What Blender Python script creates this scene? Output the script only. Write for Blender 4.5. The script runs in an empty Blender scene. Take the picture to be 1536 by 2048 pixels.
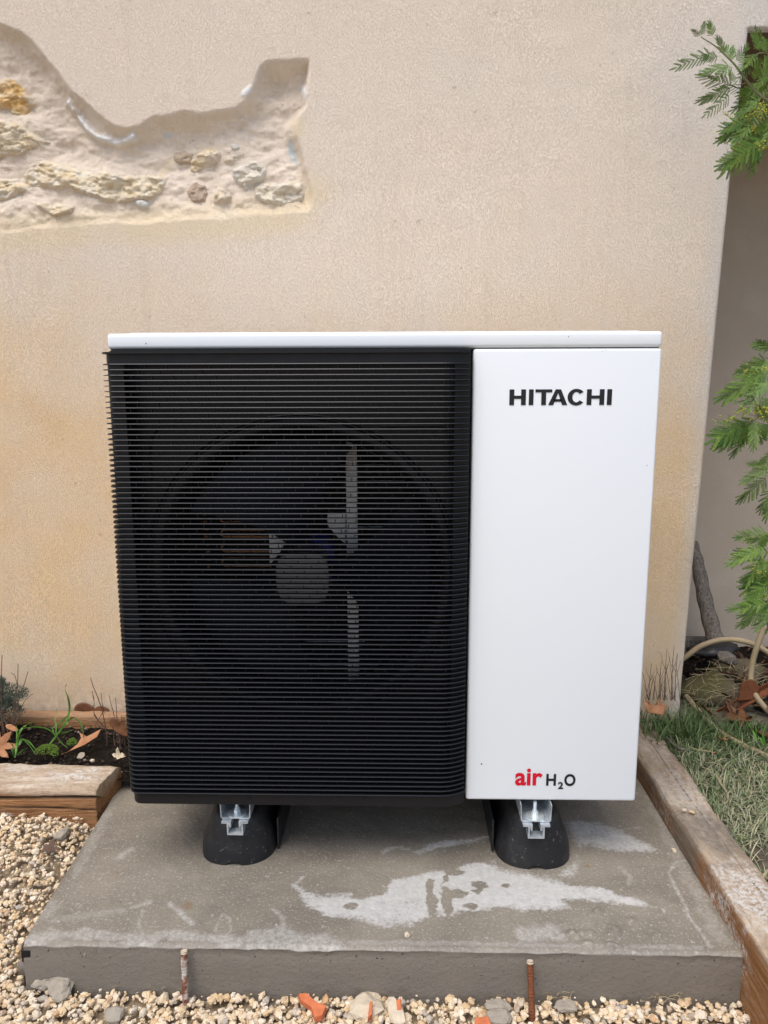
import bpy, bmesh, math, random
import numpy as np
from mathutils import Vector, Matrix
random.seed(7); RNG = np.random.RandomState(11)
S = bpy.context.scene
COL = S.collection
# ------------------------------------------------------------------ camera, world, sun, exposure
CZ = 0.92                                   # lens height over the slab top (z = 0)
TH, YAW, ROLL = 0.1702, 0.0236, 0.0029
_fw = np.array([-math.sin(YAW)*math.cos(TH), math.cos(YAW)*math.cos(TH), -math.sin(TH)])
_r = np.array([math.cos(YAW), math.sin(YAW), 0.0])
_d = np.cross(_fw, _r)
if _d[2] > 0: _d = -_d
_rr = math.cos(ROLL)*_r + math.sin(ROLL)*_d
_dd = -math.sin(ROLL)*_r + math.cos(ROLL)*_d
cam_d = bpy.data.cameras.new('camera'); cam = bpy.data.objects.new('camera', cam_d); COL.objects.link(cam)
cam.matrix_world = Matrix(((_rr[0], -_dd[0], -_fw[0], 0), (_rr[1], -_dd[1], -_fw[1], 0), (_rr[2], -_dd[2], -_fw[2], CZ), (0, 0, 0, 1)))
cam_d.sensor_fit = 'VERTICAL'; cam_d.sensor_height = 36.0; cam_d.lens = 36.0*1480/2048
cam_d.clip_start = 0.05; cam_d.clip_end = 500
S.camera = cam
W = bpy.data.worlds.new('World'); S.world = W; W.use_nodes = True
wn = W.node_tree.nodes; wl = W.node_tree.links
sky = wn.new('ShaderNodeTexSky'); sky.sky_type = 'NISHITA'; sky.sun_disc = False
SUN_EL, SUN_AZ = math.radians(64), math.radians(205)     # azimuth clockwise from +Y
sky.sun_elevation = SUN_EL; sky.sun_rotation = SUN_AZ; sky.air_density = 1.0; sky.dust_density = 3.0; sky.ozone_density = 1.0
wl.new(sky.outputs[0], wn['Background'].inputs[0]); wn['Background'].inputs[1].default_value = 0.11
sl = bpy.data.lights.new('sun', 'SUN'); sun = bpy.data.objects.new('sun', sl); COL.objects.link(sun)
sl.energy = 1.1; sl.angle = math.radians(35); sl.color = (1.0, 0.975, 0.95)
sd = Vector((math.sin(SUN_AZ)*math.cos(SUN_EL), math.cos(SUN_AZ)*math.cos(SUN_EL), math.sin(SUN_EL)))
sun.rotation_euler = sd.to_track_quat('Z', 'Y').to_euler()
S.view_settings.view_transform = 'Standard'; S.view_settings.look = 'None'
S.view_settings.exposure = 0.90; S.view_settings.gamma = 1.0; S.view_settings.use_curve_mapping = False
S.render.engine = 'CYCLES'

# ------------------------------------------------------------------ helpers
def at(px, py, axis, val):
    """point of the place seen at a pixel of the photograph, on the plane axis = val"""
    d = _rr*((px-768)/1480) + _dd*((py-1024)/1480) + _fw
    t = ((val-CZ) if axis == 2 else val)/d[axis]
    p = d*t; return Vector((p[0], p[1], p[2]+CZ))
def atY(px, py, y): return at(px, py, 1, y)
def atZ(px, py, z): return at(px, py, 2, z)
def polyY(pts, y): return np.array([[atY(a, b, y).x, atY(a, b, y).z] for a, b in pts])
def polyZ(pts, z): return np.array([[atZ(a, b, z).x, atZ(a, b, z).y] for a, b in pts])

def _hash(i, j, s):
    h = (i.astype(np.int64)*374761393 + j.astype(np.int64)*668265263 + s*1442695041) & 0x7fffffff
    h = ((h ^ (h >> 13))*1274126177) & 0x7fffffff
    return ((h ^ (h >> 16)) & 0xffff)/65535.0
def vnoise(x, y, s=0):
    xi = np.floor(x); yi = np.floor(y); fx = x-xi; fy = y-yi
    fx = fx*fx*(3-2*fx); fy = fy*fy*(3-2*fy)
    a = _hash(xi, yi, s); b = _hash(xi+1, yi, s); c = _hash(xi, yi+1, s); d = _hash(xi+1, yi+1, s)
    return (a*(1-fx)+b*fx)*(1-fy)+(c*(1-fx)+d*fx)*fy
def fbm(x, y, o=4, s=0):
    x = np.asarray(x, float); y = np.asarray(y, float)
    r = 0; a = .5
    for k in range(o):
        r = r + a*(vnoise(x*1.0+17.3*k, y*1.0-9.1*k, s+k)-.5)*2; x = x*2.03; y = y*2.03; a *= .5
    return r
def pl_dist(X, Y, pts, closed=False):
    P = np.asarray(pts, float); n = len(P); D = np.full(X.shape, 1e9)
    for i in range(n if closed else n-1):
        a = P[i]; b = P[(i+1) % n]; ab = b-a; L = max((ab**2).sum(), 1e-12)
        t = np.clip(((X-a[0])*ab[0]+(Y-a[1])*ab[1])/L, 0, 1)
        D = np.minimum(D, (X-a[0]-t*ab[0])**2+(Y-a[1]-t*ab[1])**2)
    return np.sqrt(D)
def inside(X, Y, pts):
    P = np.asarray(pts, float); n = len(P); r = np.zeros(X.shape, bool)
    for i in range(n):
        x1, y1 = P[i]; x2, y2 = P[(i+1) % n]
        if y1 == y2: continue
        c = ((y1 > Y) != (y2 > Y)) & (X < (x2-x1)*(Y-y1)/(y2-y1)+x1)
        r ^= c
    return r
def sdf(X, Y, pts):
    d = pl_dist(X, Y, pts, True); return np.where(inside(X, Y, pts), d, -d)
def sm(t): t = np.clip(t, 0, 1); return t*t*(3-2*t)

def link(name, me, mat=None, parent=None):
    o = bpy.data.objects.new(name, me); COL.objects.link(o)
    if mat is not None and not me.materials: me.materials.append(mat)
    if parent is not None: o.parent = parent
    return o
def mesh_np(name, V, F, mat=None, parent=None, smooth=True, attrs=None, mats=None, fmat=None):
    V = np.asarray(V, float); F = np.asarray(F, np.int32); k = F.shape[1]
    me = bpy.data.meshes.new(name); me.vertices.add(len(V)); me.vertices.foreach_set('co', V.ravel())
    me.loops.add(F.size); me.loops.foreach_set('vertex_index', F.ravel())
    me.polygons.add(len(F)); me.polygons.foreach_set('loop_start', np.arange(0, F.size, k, dtype=np.int32))
    me.polygons.foreach_set('loop_total', np.full(len(F), k, np.int32))
    me.polygons.foreach_set('use_smooth', np.full(len(F), smooth))
    if fmat is not None: me.polygons.foreach_set('material_index', np.asarray(fmat, np.int32))
    me.update(calc_edges=True)
    for n_, a in (attrs or {}).items():
        at_ = me.attributes.new(n_, 'FLOAT', 'POINT'); at_.data.foreach_set('value', np.asarray(a, float).ravel())
    for m in (mats or []): me.materials.append(m)
    return link(name, me, mat, parent)
class MB:
    def __init__(s): s.v = []; s.f = []
    def add(s, vs, fs):
        n = len(s.v); s.v += [tuple(v) for v in vs]; s.f += [tuple(i+n for i in f) for f in fs]; return s
    def box(s, x0, x1, y0, y1, z0, z1):
        return s.add([(x0,y0,z0),(x1,y0,z0),(x1,y1,z0),(x0,y1,z0),(x0,y0,z1),(x1,y0,z1),(x1,y1,z1),(x0,y1,z1)],
                     [(0,3,2,1),(4,5,6,7),(0,1,5,4),(1,2,6,5),(2,3,7,6),(3,0,4,7)])
    def tube(s, pts, r, n=8, cap=True):
        pts = [Vector(p) for p in pts]; m = len(pts); rs = r if hasattr(r, '__len__') else [r]*m
        prev = None; vs = []
        for i, p in enumerate(pts):
            t = (pts[min(i+1, m-1)]-pts[max(i-1, 0)]).normalized()
            if prev is None:
                u = t.orthogonal().normalized()
            else:
                u = (prev-t*prev.dot(t)); u = u.normalized() if u.length > 1e-6 else t.orthogonal().normalized()
            prev = u; w = t.cross(u)
            for k in range(n):
                a = 2*math.pi*k/n; vs.append(p+(u*math.cos(a)+w*math.sin(a))*rs[i])
        fs = [(i*n+k, i*n+(k+1) % n, (i+1)*n+(k+1) % n, (i+1)*n+k) for i in range(m-1) for k in range(n)]
        if cap: fs += [tuple(reversed(range(n))), tuple(range((m-1)*n, m*n))]
        return s.add(vs, fs)
    def prism(s, poly, y0, y1, axis='y'):
        """polygon in x,z pushed from y0 to y1 (or other axis)"""
        n = len(poly)
        mk = {'y': lambda a, b, c: (a, c, b), 'z': lambda a, b, c: (a, b, c), 'x': lambda a, b, c: (c, a, b)}[axis]
        vs = [mk(a, b, y0) for a, b in poly]+[mk(a, b, y1) for a, b in poly]
        fs = [tuple(range(n)), tuple(reversed(range(n, 2*n)))]+[(i, i+n, (i+1) % n+n, (i+1) % n) for i in range(n)]
        return s.add(vs, fs)
    def build(s, name, mat, parent=None, smooth=False, bevel=0, bseg=2, bang=30):
        me = bpy.data.meshes.new(name); me.from_pydata(s.v, [], s.f)
        bm = bmesh.new(); bm.from_mesh(me); bmesh.ops.recalc_face_normals(bm, faces=bm.faces)
        if bevel:
            es = [e for e in bm.edges if len(e.link_faces) == 2 and e.calc_face_angle(0) > math.radians(bang)]
            bmesh.ops.bevel(bm, geom=es, offset=bevel, segments=bseg, profile=.5, affect='EDGES', clamp_overlap=True)
        if smooth:
            for f in bm.faces: f.smooth = True
            for e in bm.edges:
                if len(e.link_faces) == 2 and e.calc_face_angle(0) > math.radians(42): e.smooth = False
        bm.to_mesh(me); bm.free()
        return link(name, me, mat, parent)
def spline(pts, n=8):
    P = [Vector(p) for p in pts]; P = [P[0]*2-P[1]]+P+[P[-1]*2-P[-2]]; out = []
    for i in range(1, len(P)-2):
        for k in range(n):
            t = k/n; a, b, c, d = P[i-1], P[i], P[i+1], P[i+2]
            out.append(.5*((2*b)+(c-a)*t+(2*a-5*b+4*c-d)*t*t+(3*b-a-3*c+d)*t**3))
    return out+[P[-2]]
def tag(o, label=None, cat=None, group=None, kind=None):
    if label: o['label'] = label
    if cat: o['category'] = cat
    if group: o['group'] = group
    if kind: o['kind'] = kind
    return o
def empty(name, loc, label, cat, group=None, rot=(0,0,0)):
    o = bpy.data.objects.new(name, None); COL.objects.link(o); o.location = loc; o.rotation_euler = rot; o.empty_display_size = .05
    return tag(o, label, cat, group)
def under(o, parent):                       # parent keeping world position
    o.parent = parent; o.matrix_parent_inverse = Matrix.Translation(-Vector(parent.location)); return o

# ------------------------------------------------------------------ materials
class NT:
    def __init__(s, name):
        s.m = bpy.data.materials.new(name); s.m.use_nodes = True; s.t = s.m.node_tree; s.b = s.t.nodes['Principled BSDF']
        s.co = s.n('ShaderNodeNewGeometry').outputs['Position']
    def n(s, k, **kw):
        x = s.t.nodes.new(k)
        for a, b in kw.items():
            if a.startswith('i_'): x.inputs[int(a[2:])].default_value = b
            else: setattr(x, a, b)
        return x
    def l(s, a, b): s.t.links.new(a, b); return s
    def scaled(s, v, src=None):
        m = s.n('ShaderNodeVectorMath', operation='MULTIPLY'); s.l(src or s.co, m.inputs[0]); m.inputs[1].default_value = v; return m.outputs[0]
    def noise(s, scale, detail=4, rough=.55, dist=0, vec=None, out='Fac'):
        x = s.n('ShaderNodeTexNoise'); x.inputs['Scale'].default_value = scale; x.inputs['Detail'].default_value = detail
        x.inputs['Roughness'].default_value = rough; x.inputs['Distortion'].default_value = dist
        s.l(vec or s.co, x.inputs['Vector']); return x.outputs[out]
    def ramp(s, f, stops):
        r = s.n('ShaderNodeValToRGB'); e = r.color_ramp.elements
        while len(e) < len(stops): e.new(.5)
        for k, (p, c) in enumerate(stops):
            e[k].position = p; e[k].color = (c, c, c, 1) if not hasattr(c, '__len__') else (*c, 1)
        s.l(f, r.inputs[0]); return r.outputs[0]
    def mix(s, f, a, b, mode='MIX'):
        m = s.n('ShaderNodeMix', data_type='RGBA', blend_type=mode)
        for v, i in ((f, 0), (a, 6), (b, 7)):
            if isinstance(v, (int, float)): m.inputs[i].default_value = v
            elif hasattr(v, '__len__'): m.inputs[i].default_value = (*v, 1)
            else: s.l(v, m.inputs[i])
        return m.outputs[2]
    def math(s, op, a, b=0, clamp=False):
        m = s.n('ShaderNodeMath', operation=op, use_clamp=clamp)
        for v, i in ((a, 0), (b, 1)):
            if isinstance(v, (int, float)): m.inputs[i].default_value = v
            else: s.l(v, m.inputs[i])
        return m.outputs[0]
    def attr(s, name, out='Fac'): return s.n('ShaderNodeAttribute', attribute_name=name).outputs[out]
    def bump(s, h, dist, strength=1, prev=None):
        b = s.n('ShaderNodeBump'); b.inputs['Strength'].default_value = strength; b.inputs['Distance'].default_value = dist
        s.l(h, b.inputs['Height'])
        if prev is not None: s.l(prev, b.inputs['Normal'])
        return b.outputs[0]
    def fin(s, col, rough=.8, nrm=None, spec=.5, metal=0, **kw):
        B = s.b
        for v, k in ((col, 'Base Color'), (rough, 'Roughness')):
            if isinstance(v, (int, float)): B.inputs[k].default_value = v
            elif hasattr(v, '__len__'): B.inputs[k].default_value = (*v, 1)
            else: s.l(v, B.inputs[k])
        B.inputs['Specular IOR Level'].default_value = spec; B.inputs['Metallic'].default_value = metal
        if nrm is not None: s.l(nrm, B.inputs['Normal'])
        for k, v in kw.items(): B.inputs[k.replace('_', ' ')].default_value = v
        return s.m
def simple(name, col, rough=.6, metal=0, spec=.5, var=.25, vs=60, bd=0, bs=200):
    t = NT(name); n = t.noise(vs, 4)
    c = t.mix(n, tuple(x*(1-var) for x in col), tuple(min(1, x*(1+var)) for x in col))
    return t.fin(c, rough, t.bump(t.noise(bs, 3), bd) if bd else None, spec, metal)

def render_mat():                            # scraped roughcast render
    t = NT('roughcast'); sep = t.n('ShaderNodeSeparateXYZ'); t.l(t.co, sep.inputs[0])
    z = sep.outputs[2]; x = sep.outputs[0]
    big = t.noise(1.7, 3, .5); mid = t.noise(7, 4, .6)
    zz = t.math('ADD', z, t.math('MULTIPLY', t.math('SUBTRACT', big, .5), .9))
    och = t.ramp(t.math('MULTIPLY', zz, .6), [(.0, .35), (.10, .60), (.20, 1), (.42, .95), (.60, .42), (.80, .1), (.95, 0)])
    base = t.mix(och, (.785, .668, .54), (.745, .54, .32))
    base = t.mix(t.math('MULTIPLY', t.ramp(t.noise(3.1, 4, .6), [(.5, 0), (.75, 1)]), t.math('MULTIPLY', och, .7)), base, (.64, .42, .20))
    base = t.mix(t.ramp(mid, [(.35, 0), (.7, .35)]), base, (.73, .655, .565))
    base = t.mix(t.math('MULTIPLY', t.ramp(z, [(.05, 1), (.16, 0)]), t.ramp(t.noise(40, 4, .7), [(.4, 0), (.62, .5)])), base, (.36, .28, .20))
    vs_ = t.noise(5, 4, .6, .4, t.scaled((6, 6, .5))); base = t.mix(t.ramp(vs_, [(.56, 0), (.75, .22)]), base, (.56, .46, .36))
    base = t.mix(t.attr('ochre'), base, (.76, .62, .41))
    base = t.mix(t.attr('edge'), base, (.66, .62, .56))
    base = t.mix(t.attr('pale'), base, (.84, .84, .82))
    base = t.mix(t.attr('grey'), base, (.60, .62, .60))
    g = t.noise(520, 2, .6, .6)                 # fine grain
    v = t.n('ShaderNodeTexVoronoi', feature='SMOOTH_F1'); v.inputs['Scale'].default_value = 340; v.inputs['Smoothness'].default_value = .6
    wv = t.n('ShaderNodeVectorMath', operation='ADD'); t.l(t.co, wv.inputs[0]); t.l(t.scaled((.006, .006, .006), t.noise(90, 2, .5, out='Color')), wv.inputs[1])
    t.l(wv.outputs[0], v.inputs['Vector'])
    w = t.noise(330, 4, .72, .5)
    pits = t.ramp(w, [(.30, 0), (.52, 1)])
    base = t.mix(t.math('MULTIPLY', t.math('SUBTRACT', 1, pits), .06), base, (.25, .19, .13))
    base = t.mix(t.math('MULTIPLY', t.ramp(t.noise(45, 2), [(.71, 0), (.76, 1)]), .3), base, (.22, .17, .12))
    h = t.math('ADD', t.math('MULTIPLY', pits, .9), t.math('ADD', t.math('MULTIPLY', g, .45), t.math('MULTIPLY', v.outputs[0], .5)))
    n = t.bump(h, .0017, .8)
    return t.fin(base, .95, n, .15)
M = {}
M['render'] = render_mat()
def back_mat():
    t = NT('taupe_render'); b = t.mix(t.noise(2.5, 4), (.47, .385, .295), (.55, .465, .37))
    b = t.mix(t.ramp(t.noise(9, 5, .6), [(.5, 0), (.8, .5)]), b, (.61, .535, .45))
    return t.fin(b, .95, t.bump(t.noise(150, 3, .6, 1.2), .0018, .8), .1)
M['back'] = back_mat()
def stone_mat():
    t = NT('limestone'); n = t.noise(38, 6, .65)
    c = t.ramp(n, [(.22, (.46, .34, .22)), (.38, (.71, .57, .38)), (.55, (.82, .72, .54)), (.75, (.84, .80, .71))])
    c = t.mix(t.ramp(t.noise(22, 4), [(.5, 0), (.66, .6)]), c, (.72, .54, .27))
    c = t.mix(t.math('MULTIPLY', t.attr('mortar'), 1.0), c, (.73, .63, .52)); c = t.mix(t.attr('brown'), c, (.48, .36, .27)); c = t.mix(t.attr('greyish'), c, (.72, .70, .64))
    c = t.mix(t.math('MULTIPLY', t.attr('orange'), t.ramp(t.noise(30, 3), [(.4, 0), (.6, 1)])), c, (.72, .46, .18))
    c = t.mix(t.ramp(t.noise(160, 3, .6), [(.62, 0), (.72, .6)]), c, (.25, .17, .09))
    return t.fin(c, .95, t.bump(t.noise(260, 5, .7), .0045, 1), .1)
M['stone'] = stone_mat()
def conc_mat():
    t = NT('concrete'); c = t.mix(t.noise(6, 5, .6), (.190, .165, .128), (.285, .25, .195))
    c = t.mix(t.ramp(t.noise(4.5, 5, .65, .8), [(.42, 0), (.62, .75)]), c, (.155, .135, .106))
    c = t.mix(t.math('MULTIPLY', t.ramp(t.noise(230, 2), [(.56, 0), (.68, 1)]), .6), c, (.38, .36, .32))
    c = t.mix(t.math('MULTIPLY', t.ramp(t.noise(85, 3), [(.66, 0), (.70, 1)]), .6), c, (.44, .41, .36))
    e = t.attr('eff'); sp = t.noise(150, 3, .7)
    em = t.ramp(t.math('ADD', e, t.math('MULTIPLY', t.math('SUBTRACT', sp, .5), 1.3)), [(.28, 0), (.78, 1)])
    c = t.mix(t.math('MULTIPLY', em, .84), c, t.mix(t.ramp(t.noise(70, 5, .7), [(.3, 0), (.7, 1)]), (.43, .42, .395), (.60, .585, .55)))
    c = t.mix(t.math('MULTIPLY', t.attr('bloom'), t.ramp(t.noise(120, 4, .7), [(.35, .2), (.65, 1)])), c, (.46, .44, .40))
    c = t.mix(t.math('MULTIPLY', t.attr('rust'), .8), c, (.20, .12, .05))
    # cast front face: smooth, darker with small air holes
    fr = t.attr('front'); fc = t.mix(t.noise(9, 4), (.175, .152, .124), (.225, .198, .163))
    holes = t.ramp(t.noise(210, 1, .3), [(.25, 1), (.28, 0)])
    fc = t.mix(t.math('MULTIPLY', holes, .8), fc, (.04, .035, .03)); c = t.mix(fr, c, fc)
    n = t.bump(t.noise(130, 5, .65), .0022, t.n('ShaderNodeValue').outputs[0] if False else .9)
    return t.fin(c, t.ramp(t.noise(14, 3), [(.3, .62), (.7, .9)]), n, .35)
M['conc'] = conc_mat()
def wood_mat(name, dirs, weather, brown, axis):
    """axis: direction of the grain; dirs = top colours"""
    t = NT(name); sc = {'x': (1, 14, 14), 'y': (14, 1, 14)}[axis]
    v = t.scaled(sc); g = t.noise(9, 6, .65, .9, v); g2 = t.noise(30, 4, .6, .4, v)
    bc = t.ramp(g, [(.25, brown[0]), (.5, brown[1]), (.75, brown[2])])
    bc = t.mix(t.math('MULTIPLY', t.ramp(g2, [(.45, 0), (.8, 1)]), .5), bc, brown[0])
    wc = t.ramp(t.noise(7, 6, .7, .6, t.scaled({'x': (1, 5, 5), 'y': (5, 1, 5)}[axis])), [(.25, weather[0]), (.5, weather[1]), (.72, weather[2])])
    wc = t.mix(t.math('MULTIPLY', t.ramp(t.noise(110, 4, .7), [(.5, 0), (.62, 1)]), .35), wc, weather[3])
    c = t.mix(t.attr('weather'), bc, wc)
    c = t.mix(t.attr('crack'), c, (.035, .025, .018))
    c = t.mix(t.math('MULTIPLY', t.attr('lime'), t.ramp(t.noise(140, 4, .7), [(.42, 0), (.58, 1)])), c, (.62, .60, .56))
    c = t.mix(t.math('MULTIPLY', t.attr('mud'), t.ramp(t.noise(60, 5, .7), [(.3, .5), (.6, 1)])), c, (.17, .145, .115))
    n = t.bump(t.math('ADD', g, t.math('MULTIPLY', g2, .6)), .004, .9)
    n = t.bump(t.noise(170, 3, .6), .0015, .7, n)
    return t.fin(c, .85, n, .2)
M['wood_x'] = wood_mat('sleeper_wood', None, [(.26,.16,.10),(.48,.39,.29),(.66,.58,.48),(.22,.13,.075)], [(.15,.065,.025),(.33,.165,.07),(.45,.26,.13)], 'x')
M['wood_y'] = wood_mat('sleeper_wood_dry', None, [(.22,.145,.09),(.42,.32,.225),(.62,.53,.41),(.22,.13,.075)], [(.16,.07,.025),(.33,.155,.06),(.44,.25,.12)], 'y')
M['white'] = (lambda t: t.fin(t.mix(t.ramp(t.noise(3, 3), [(.3, 0), (.8, 1)]), (.80, .83, .84), (.775, .815, .83)), .42, t.bump(t.noise(900, 2), .00012, .5), .5))(NT('white_enamel'))
M['black'] = (lambda t: t.fin(t.mix(t.noise(25, 4), (.0065, .0065, .0075), (.011, .011, .0125)), t.ramp(t.noise(40, 4), [(.3, .38), (.7, .52)]), None, .32))(NT('black_plastic'))
M['fin'] = simple('fin_plastic', (.0075, .0075, .009), .5, 0, .15, .1)
M['fin_edge_glint'] = simple('fin_nose_glint', (.015, .015, .017), .35, 0, .35, .1)  # same plastic in a lighter tone, painting the highlight along the fin noses
M['blackmetal'] = simple('black_sheet', (.008, .008, .011), .4, 0, .3)
M['inner'] = simple('inner_black', (.006, .006, .007), .6, 0, .3)
M['blade'] = simple('blade_plastic', (.0035, .006, .015), .5, 0, .2, .1)
M['hub'] = simple('hub_plastic', (.17, .165, .17), .5)
M['zinc'] = (lambda t: t.fin(t.ramp(t.noise(60, 4, .6), [(.3, (.36, .41, .44)), (.7, (.70, .75, .78))]), t.ramp(t.noise(90, 3), [(.3, .3), (.7, .55)]), None, .5, .55))(NT('zinc_steel'))
M['zincbolt'] = simple('bright_zinc', (.75, .83, .86), .3, .6)
M['greymetal'] = simple('grey_bracket', (.80, .79, .78), .5, 0)
M['copper'] = simple('copper', (.80, .38, .20), .4, .3)
M['blue'] = simple('blue_motor', (.02, .04, .45), .35)
M['rubber'] = (lambda t: t.fin(t.mix(t.math('MULTIPLY', t.ramp(t.noise(110, 4, .7), [(.62, 0), (.72, 1)]), .6), t.mix(t.ramp(t.noise(14, 5, .7), [(.5, 0), (.75, 1)]), (.013, .013, .015), (.045, .042, .040)), (.30, .27, .23)), .45, t.bump(t.noise(160, 4), .001, .6), .4))(NT('recycled_rubber'))
M['ink'] = simple('black_ink', (.012, .012, .013), .4, 0, .4, .05)
M['red'] = simple('red_ink', (.62, .003, .022), .4, 0, .4, .05)
M['seam'] = simple('seam', (.06, .065, .065), .7)
def gravel_mat():
    t = NT('limestone_gravel'); a = t.attr('tone')
    c = t.ramp(a, [(0, (.56, .39, .21)), (.22, (.68, .52, .32)), (.45, (.76, .63, .44)), (.62, (.70, .56, .40)), (.76, (.80, .71, .56)), (.90, (.56, .47, .36)), (.96, (.36, .33, .29)), (1, (.56, .33, .16))])
    c = t.mix(t.ramp(t.noise(120, 4, .6), [(.4, 0), (.75, .45)]), c, (.56, .44, .29))
    c = t.mix(t.ramp(t.noise(2.5, 3), [(.5, 0), (.75, .3)]), c, (.40, .33, .25))
    return t.fin(c, .88, t.bump(t.noise(260, 3), .0015, .7), .25)
M['gravel'] = gravel_mat()
def ground_mat(name, c0, c1, c2, sc, bd):
    t = NT(name); c = t.ramp(t.noise(sc, 7, .7), [(.3, c0), (.5, c1), (.7, c2)])
    return t.fin(c, .95, t.bump(t.noise(sc*1.4, 6, .7), bd), .1)
M['gbase'] = ground_mat('gravel_ground', (.16, .12, .08), (.34, .26, .17), (.55, .44, .30), 60, .01)
M['soil'] = ground_mat('dark_soil', (.006, .005, .004), (.017, .013, .010), (.045, .034, .025), 90, .012)
M['earth'] = ground_mat('earth', (.05, .042, .03), (.12, .10, .075), (.21, .18, .14), 45, .008)
def tone_mat(name, stops, rough=.6, trans=0, spec=.3, vs=60):
    t = NT(name); c = t.ramp(t.attr('tone'), stops); c = t.mix(t.math('MULTIPLY', t.noise(vs, 3), .35), c, stops[0][1])
    return t.fin(c, rough, None, spec)
M['grass'] = tone_mat('grass_blade', [(0, (.045, .085, .022)), (.35, (.10, .155, .05)), (.6, (.20, .25, .12)), (.8, (.36, .38, .25)), (1, (.48, .41, .26))])
M['frond'] = tone_mat('mimosa_leaf', [(0, (.04, .10, .02)), (.5, (.105, .20, .026)), (1, (.21, .30, .045))], .5)
M['mulch'] = tone_mat('mulch', [(0, (.02, .014, .01)), (.6, (.06, .04, .028)), (.9, (.12, .085, .06)), (1, (.35, .30, .25))], .9)
M['litter'] = tone_mat('litter', [(0, (.03, .02, .013)), (.5, (.11, .055, .03)), (.85, (.22, .11, .055)), (1, (.36, .28, .18))], .8)
M['stem'] = simple('mimosa_stem', (.14, .15, .06), .6)
M['bark'] = simple('grey_bark', (.15, .13, .11), .9, 0, .1, .5, 30, .004, 90)
M['flower'] = simple('yellow_bud', (.42, .42, .06), .7, 0, .2, .3)
M['dleaf'] = (lambda t: t.fin(t.mix(t.ramp(t.noise(25, 4), [(.3, 0), (.7, 1)]), (.28, .12, .05), (.48, .24, .12)), .65, t.bump(t.noise(70, 4), .002), .3))(NT('dead_leaf'))
M['dleafd'] = (lambda t: t.fin(t.mix(t.ramp(t.noise(25, 4), [(.3, 0), (.7, 1)]), (.10, .040, .018), (.20, .085, .035)), .5, t.bump(t.noise(70, 4), .002), .4))(NT('dark_dead_leaf'))
M['twig'] = simple('dry_twig', (.13, .085, .065), .85, 0, .1, .5)
M['straw'] = simple('dry_straw', (.36, .29, .17), .8, 0, .1, .4)
M['weed'] = simple('green_weed', (.11, .24, .04), .5, 0, .3, .35)
M['moss'] = simple('moss', (.12, .20, .03), .8, 0, .1, .7, 300)
M['lav'] = simple('grey_green_leaf', (.10, .13, .10), .8, 0, .1, .4)
M['rust'] = simple('rusty_steel', (.20, .075, .035), .85, .2, .2, .5, 120, .001)
M['rebar'] = (lambda t: t.fin(t.mix(t.ramp(t.noise(38, 4, .6), [(.42, 0), (.56, 1)]), (.20, .065, .03), (.50, .46, .40)), .85, t.bump(t.noise(200, 3), .001), .2))(NT('rusty_rebar'))
M['brick'] = simple('red_brick', (.56, .17, .075), .9, 0, .1, .3, 90, .001)
M['greystone'] = simple('grey_stone', (.33, .29, .23), .92, 0, .1, .3, 70, .002, 160)
M['beigestone'] = simple('beige_stone', (.58, .49, .36), .92, 0, .1, .25, 70, .002, 160)
M['rock'] = (lambda t: t.fin(t.mix(t.ramp(t.noise(12, 5), [(.4, 0), (.65, .9)]), (.13, .105, .075), (.085, .085, .03)), .95, t.bump(t.noise(70, 5), .006), .1))(NT('mossy_rock'))
M['hose'] = simple('tan_hose', (.36, .28, .17), .6, 0, .3, .3, 30)
M['soffit'] = simple('brown_soffit', (.22, .15, .11), .8, 0, .2, .3, 15)
M['pole'] = (lambda t: t.fin(t.ramp(t.noise(30, 5, .6, .5, t.scaled((6, 6, .7))), [(.3, (.075, .065, .055)), (.55, (.19, .165, .14)), (.75, (.30, .27, .235))]), .9, t.bump(t.noise(40, 5, .6, .5, t.scaled((6, 6, .7))), .004), .15))(NT('weathered_pole'))

# ------------------------------------------------------------------ ground
YW = 1.84                                    # face of the rendered wall
def grid(xs, ys): X, Y = np.meshgrid(xs, ys); return X, Y
def gfaces(nx, ny):
    i = np.arange(nx-1)[None, :]+np.arange(ny-1)[:, None]*nx
    return np.stack([i, i+1, i+nx+1, i+nx], -1).reshape(-1, 4)
def gravel_z(X, Y):
    X = np.asarray(X, float); Y = np.asarray(Y, float)
    left = sm((-.60-X)/.10)
    return -.090+left*.085*sm((Y-1.02)/.42)+.006*fbm(X*9, Y*9, 2, 5)
xs = np.concatenate([[-80, -20, -6, -3], np.arange(-2, 1.6, .04), [3, 6, 20, 80]]); ys = np.concatenate([[-80, -20, -4, -1], np.arange(0, 1.62, .04), [1.9, 2.1, 6, 20, 80]])
X, Y = grid(xs, ys)
g = mesh_np('ground', np.stack([X, Y, np.where((Y > 1.58), -.12, gravel_z(X, Y)-.012)], -1).reshape(-1, 3), gfaces(len(xs), len(ys)), M['gbase'])
tag(g, kind='structure')

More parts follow.
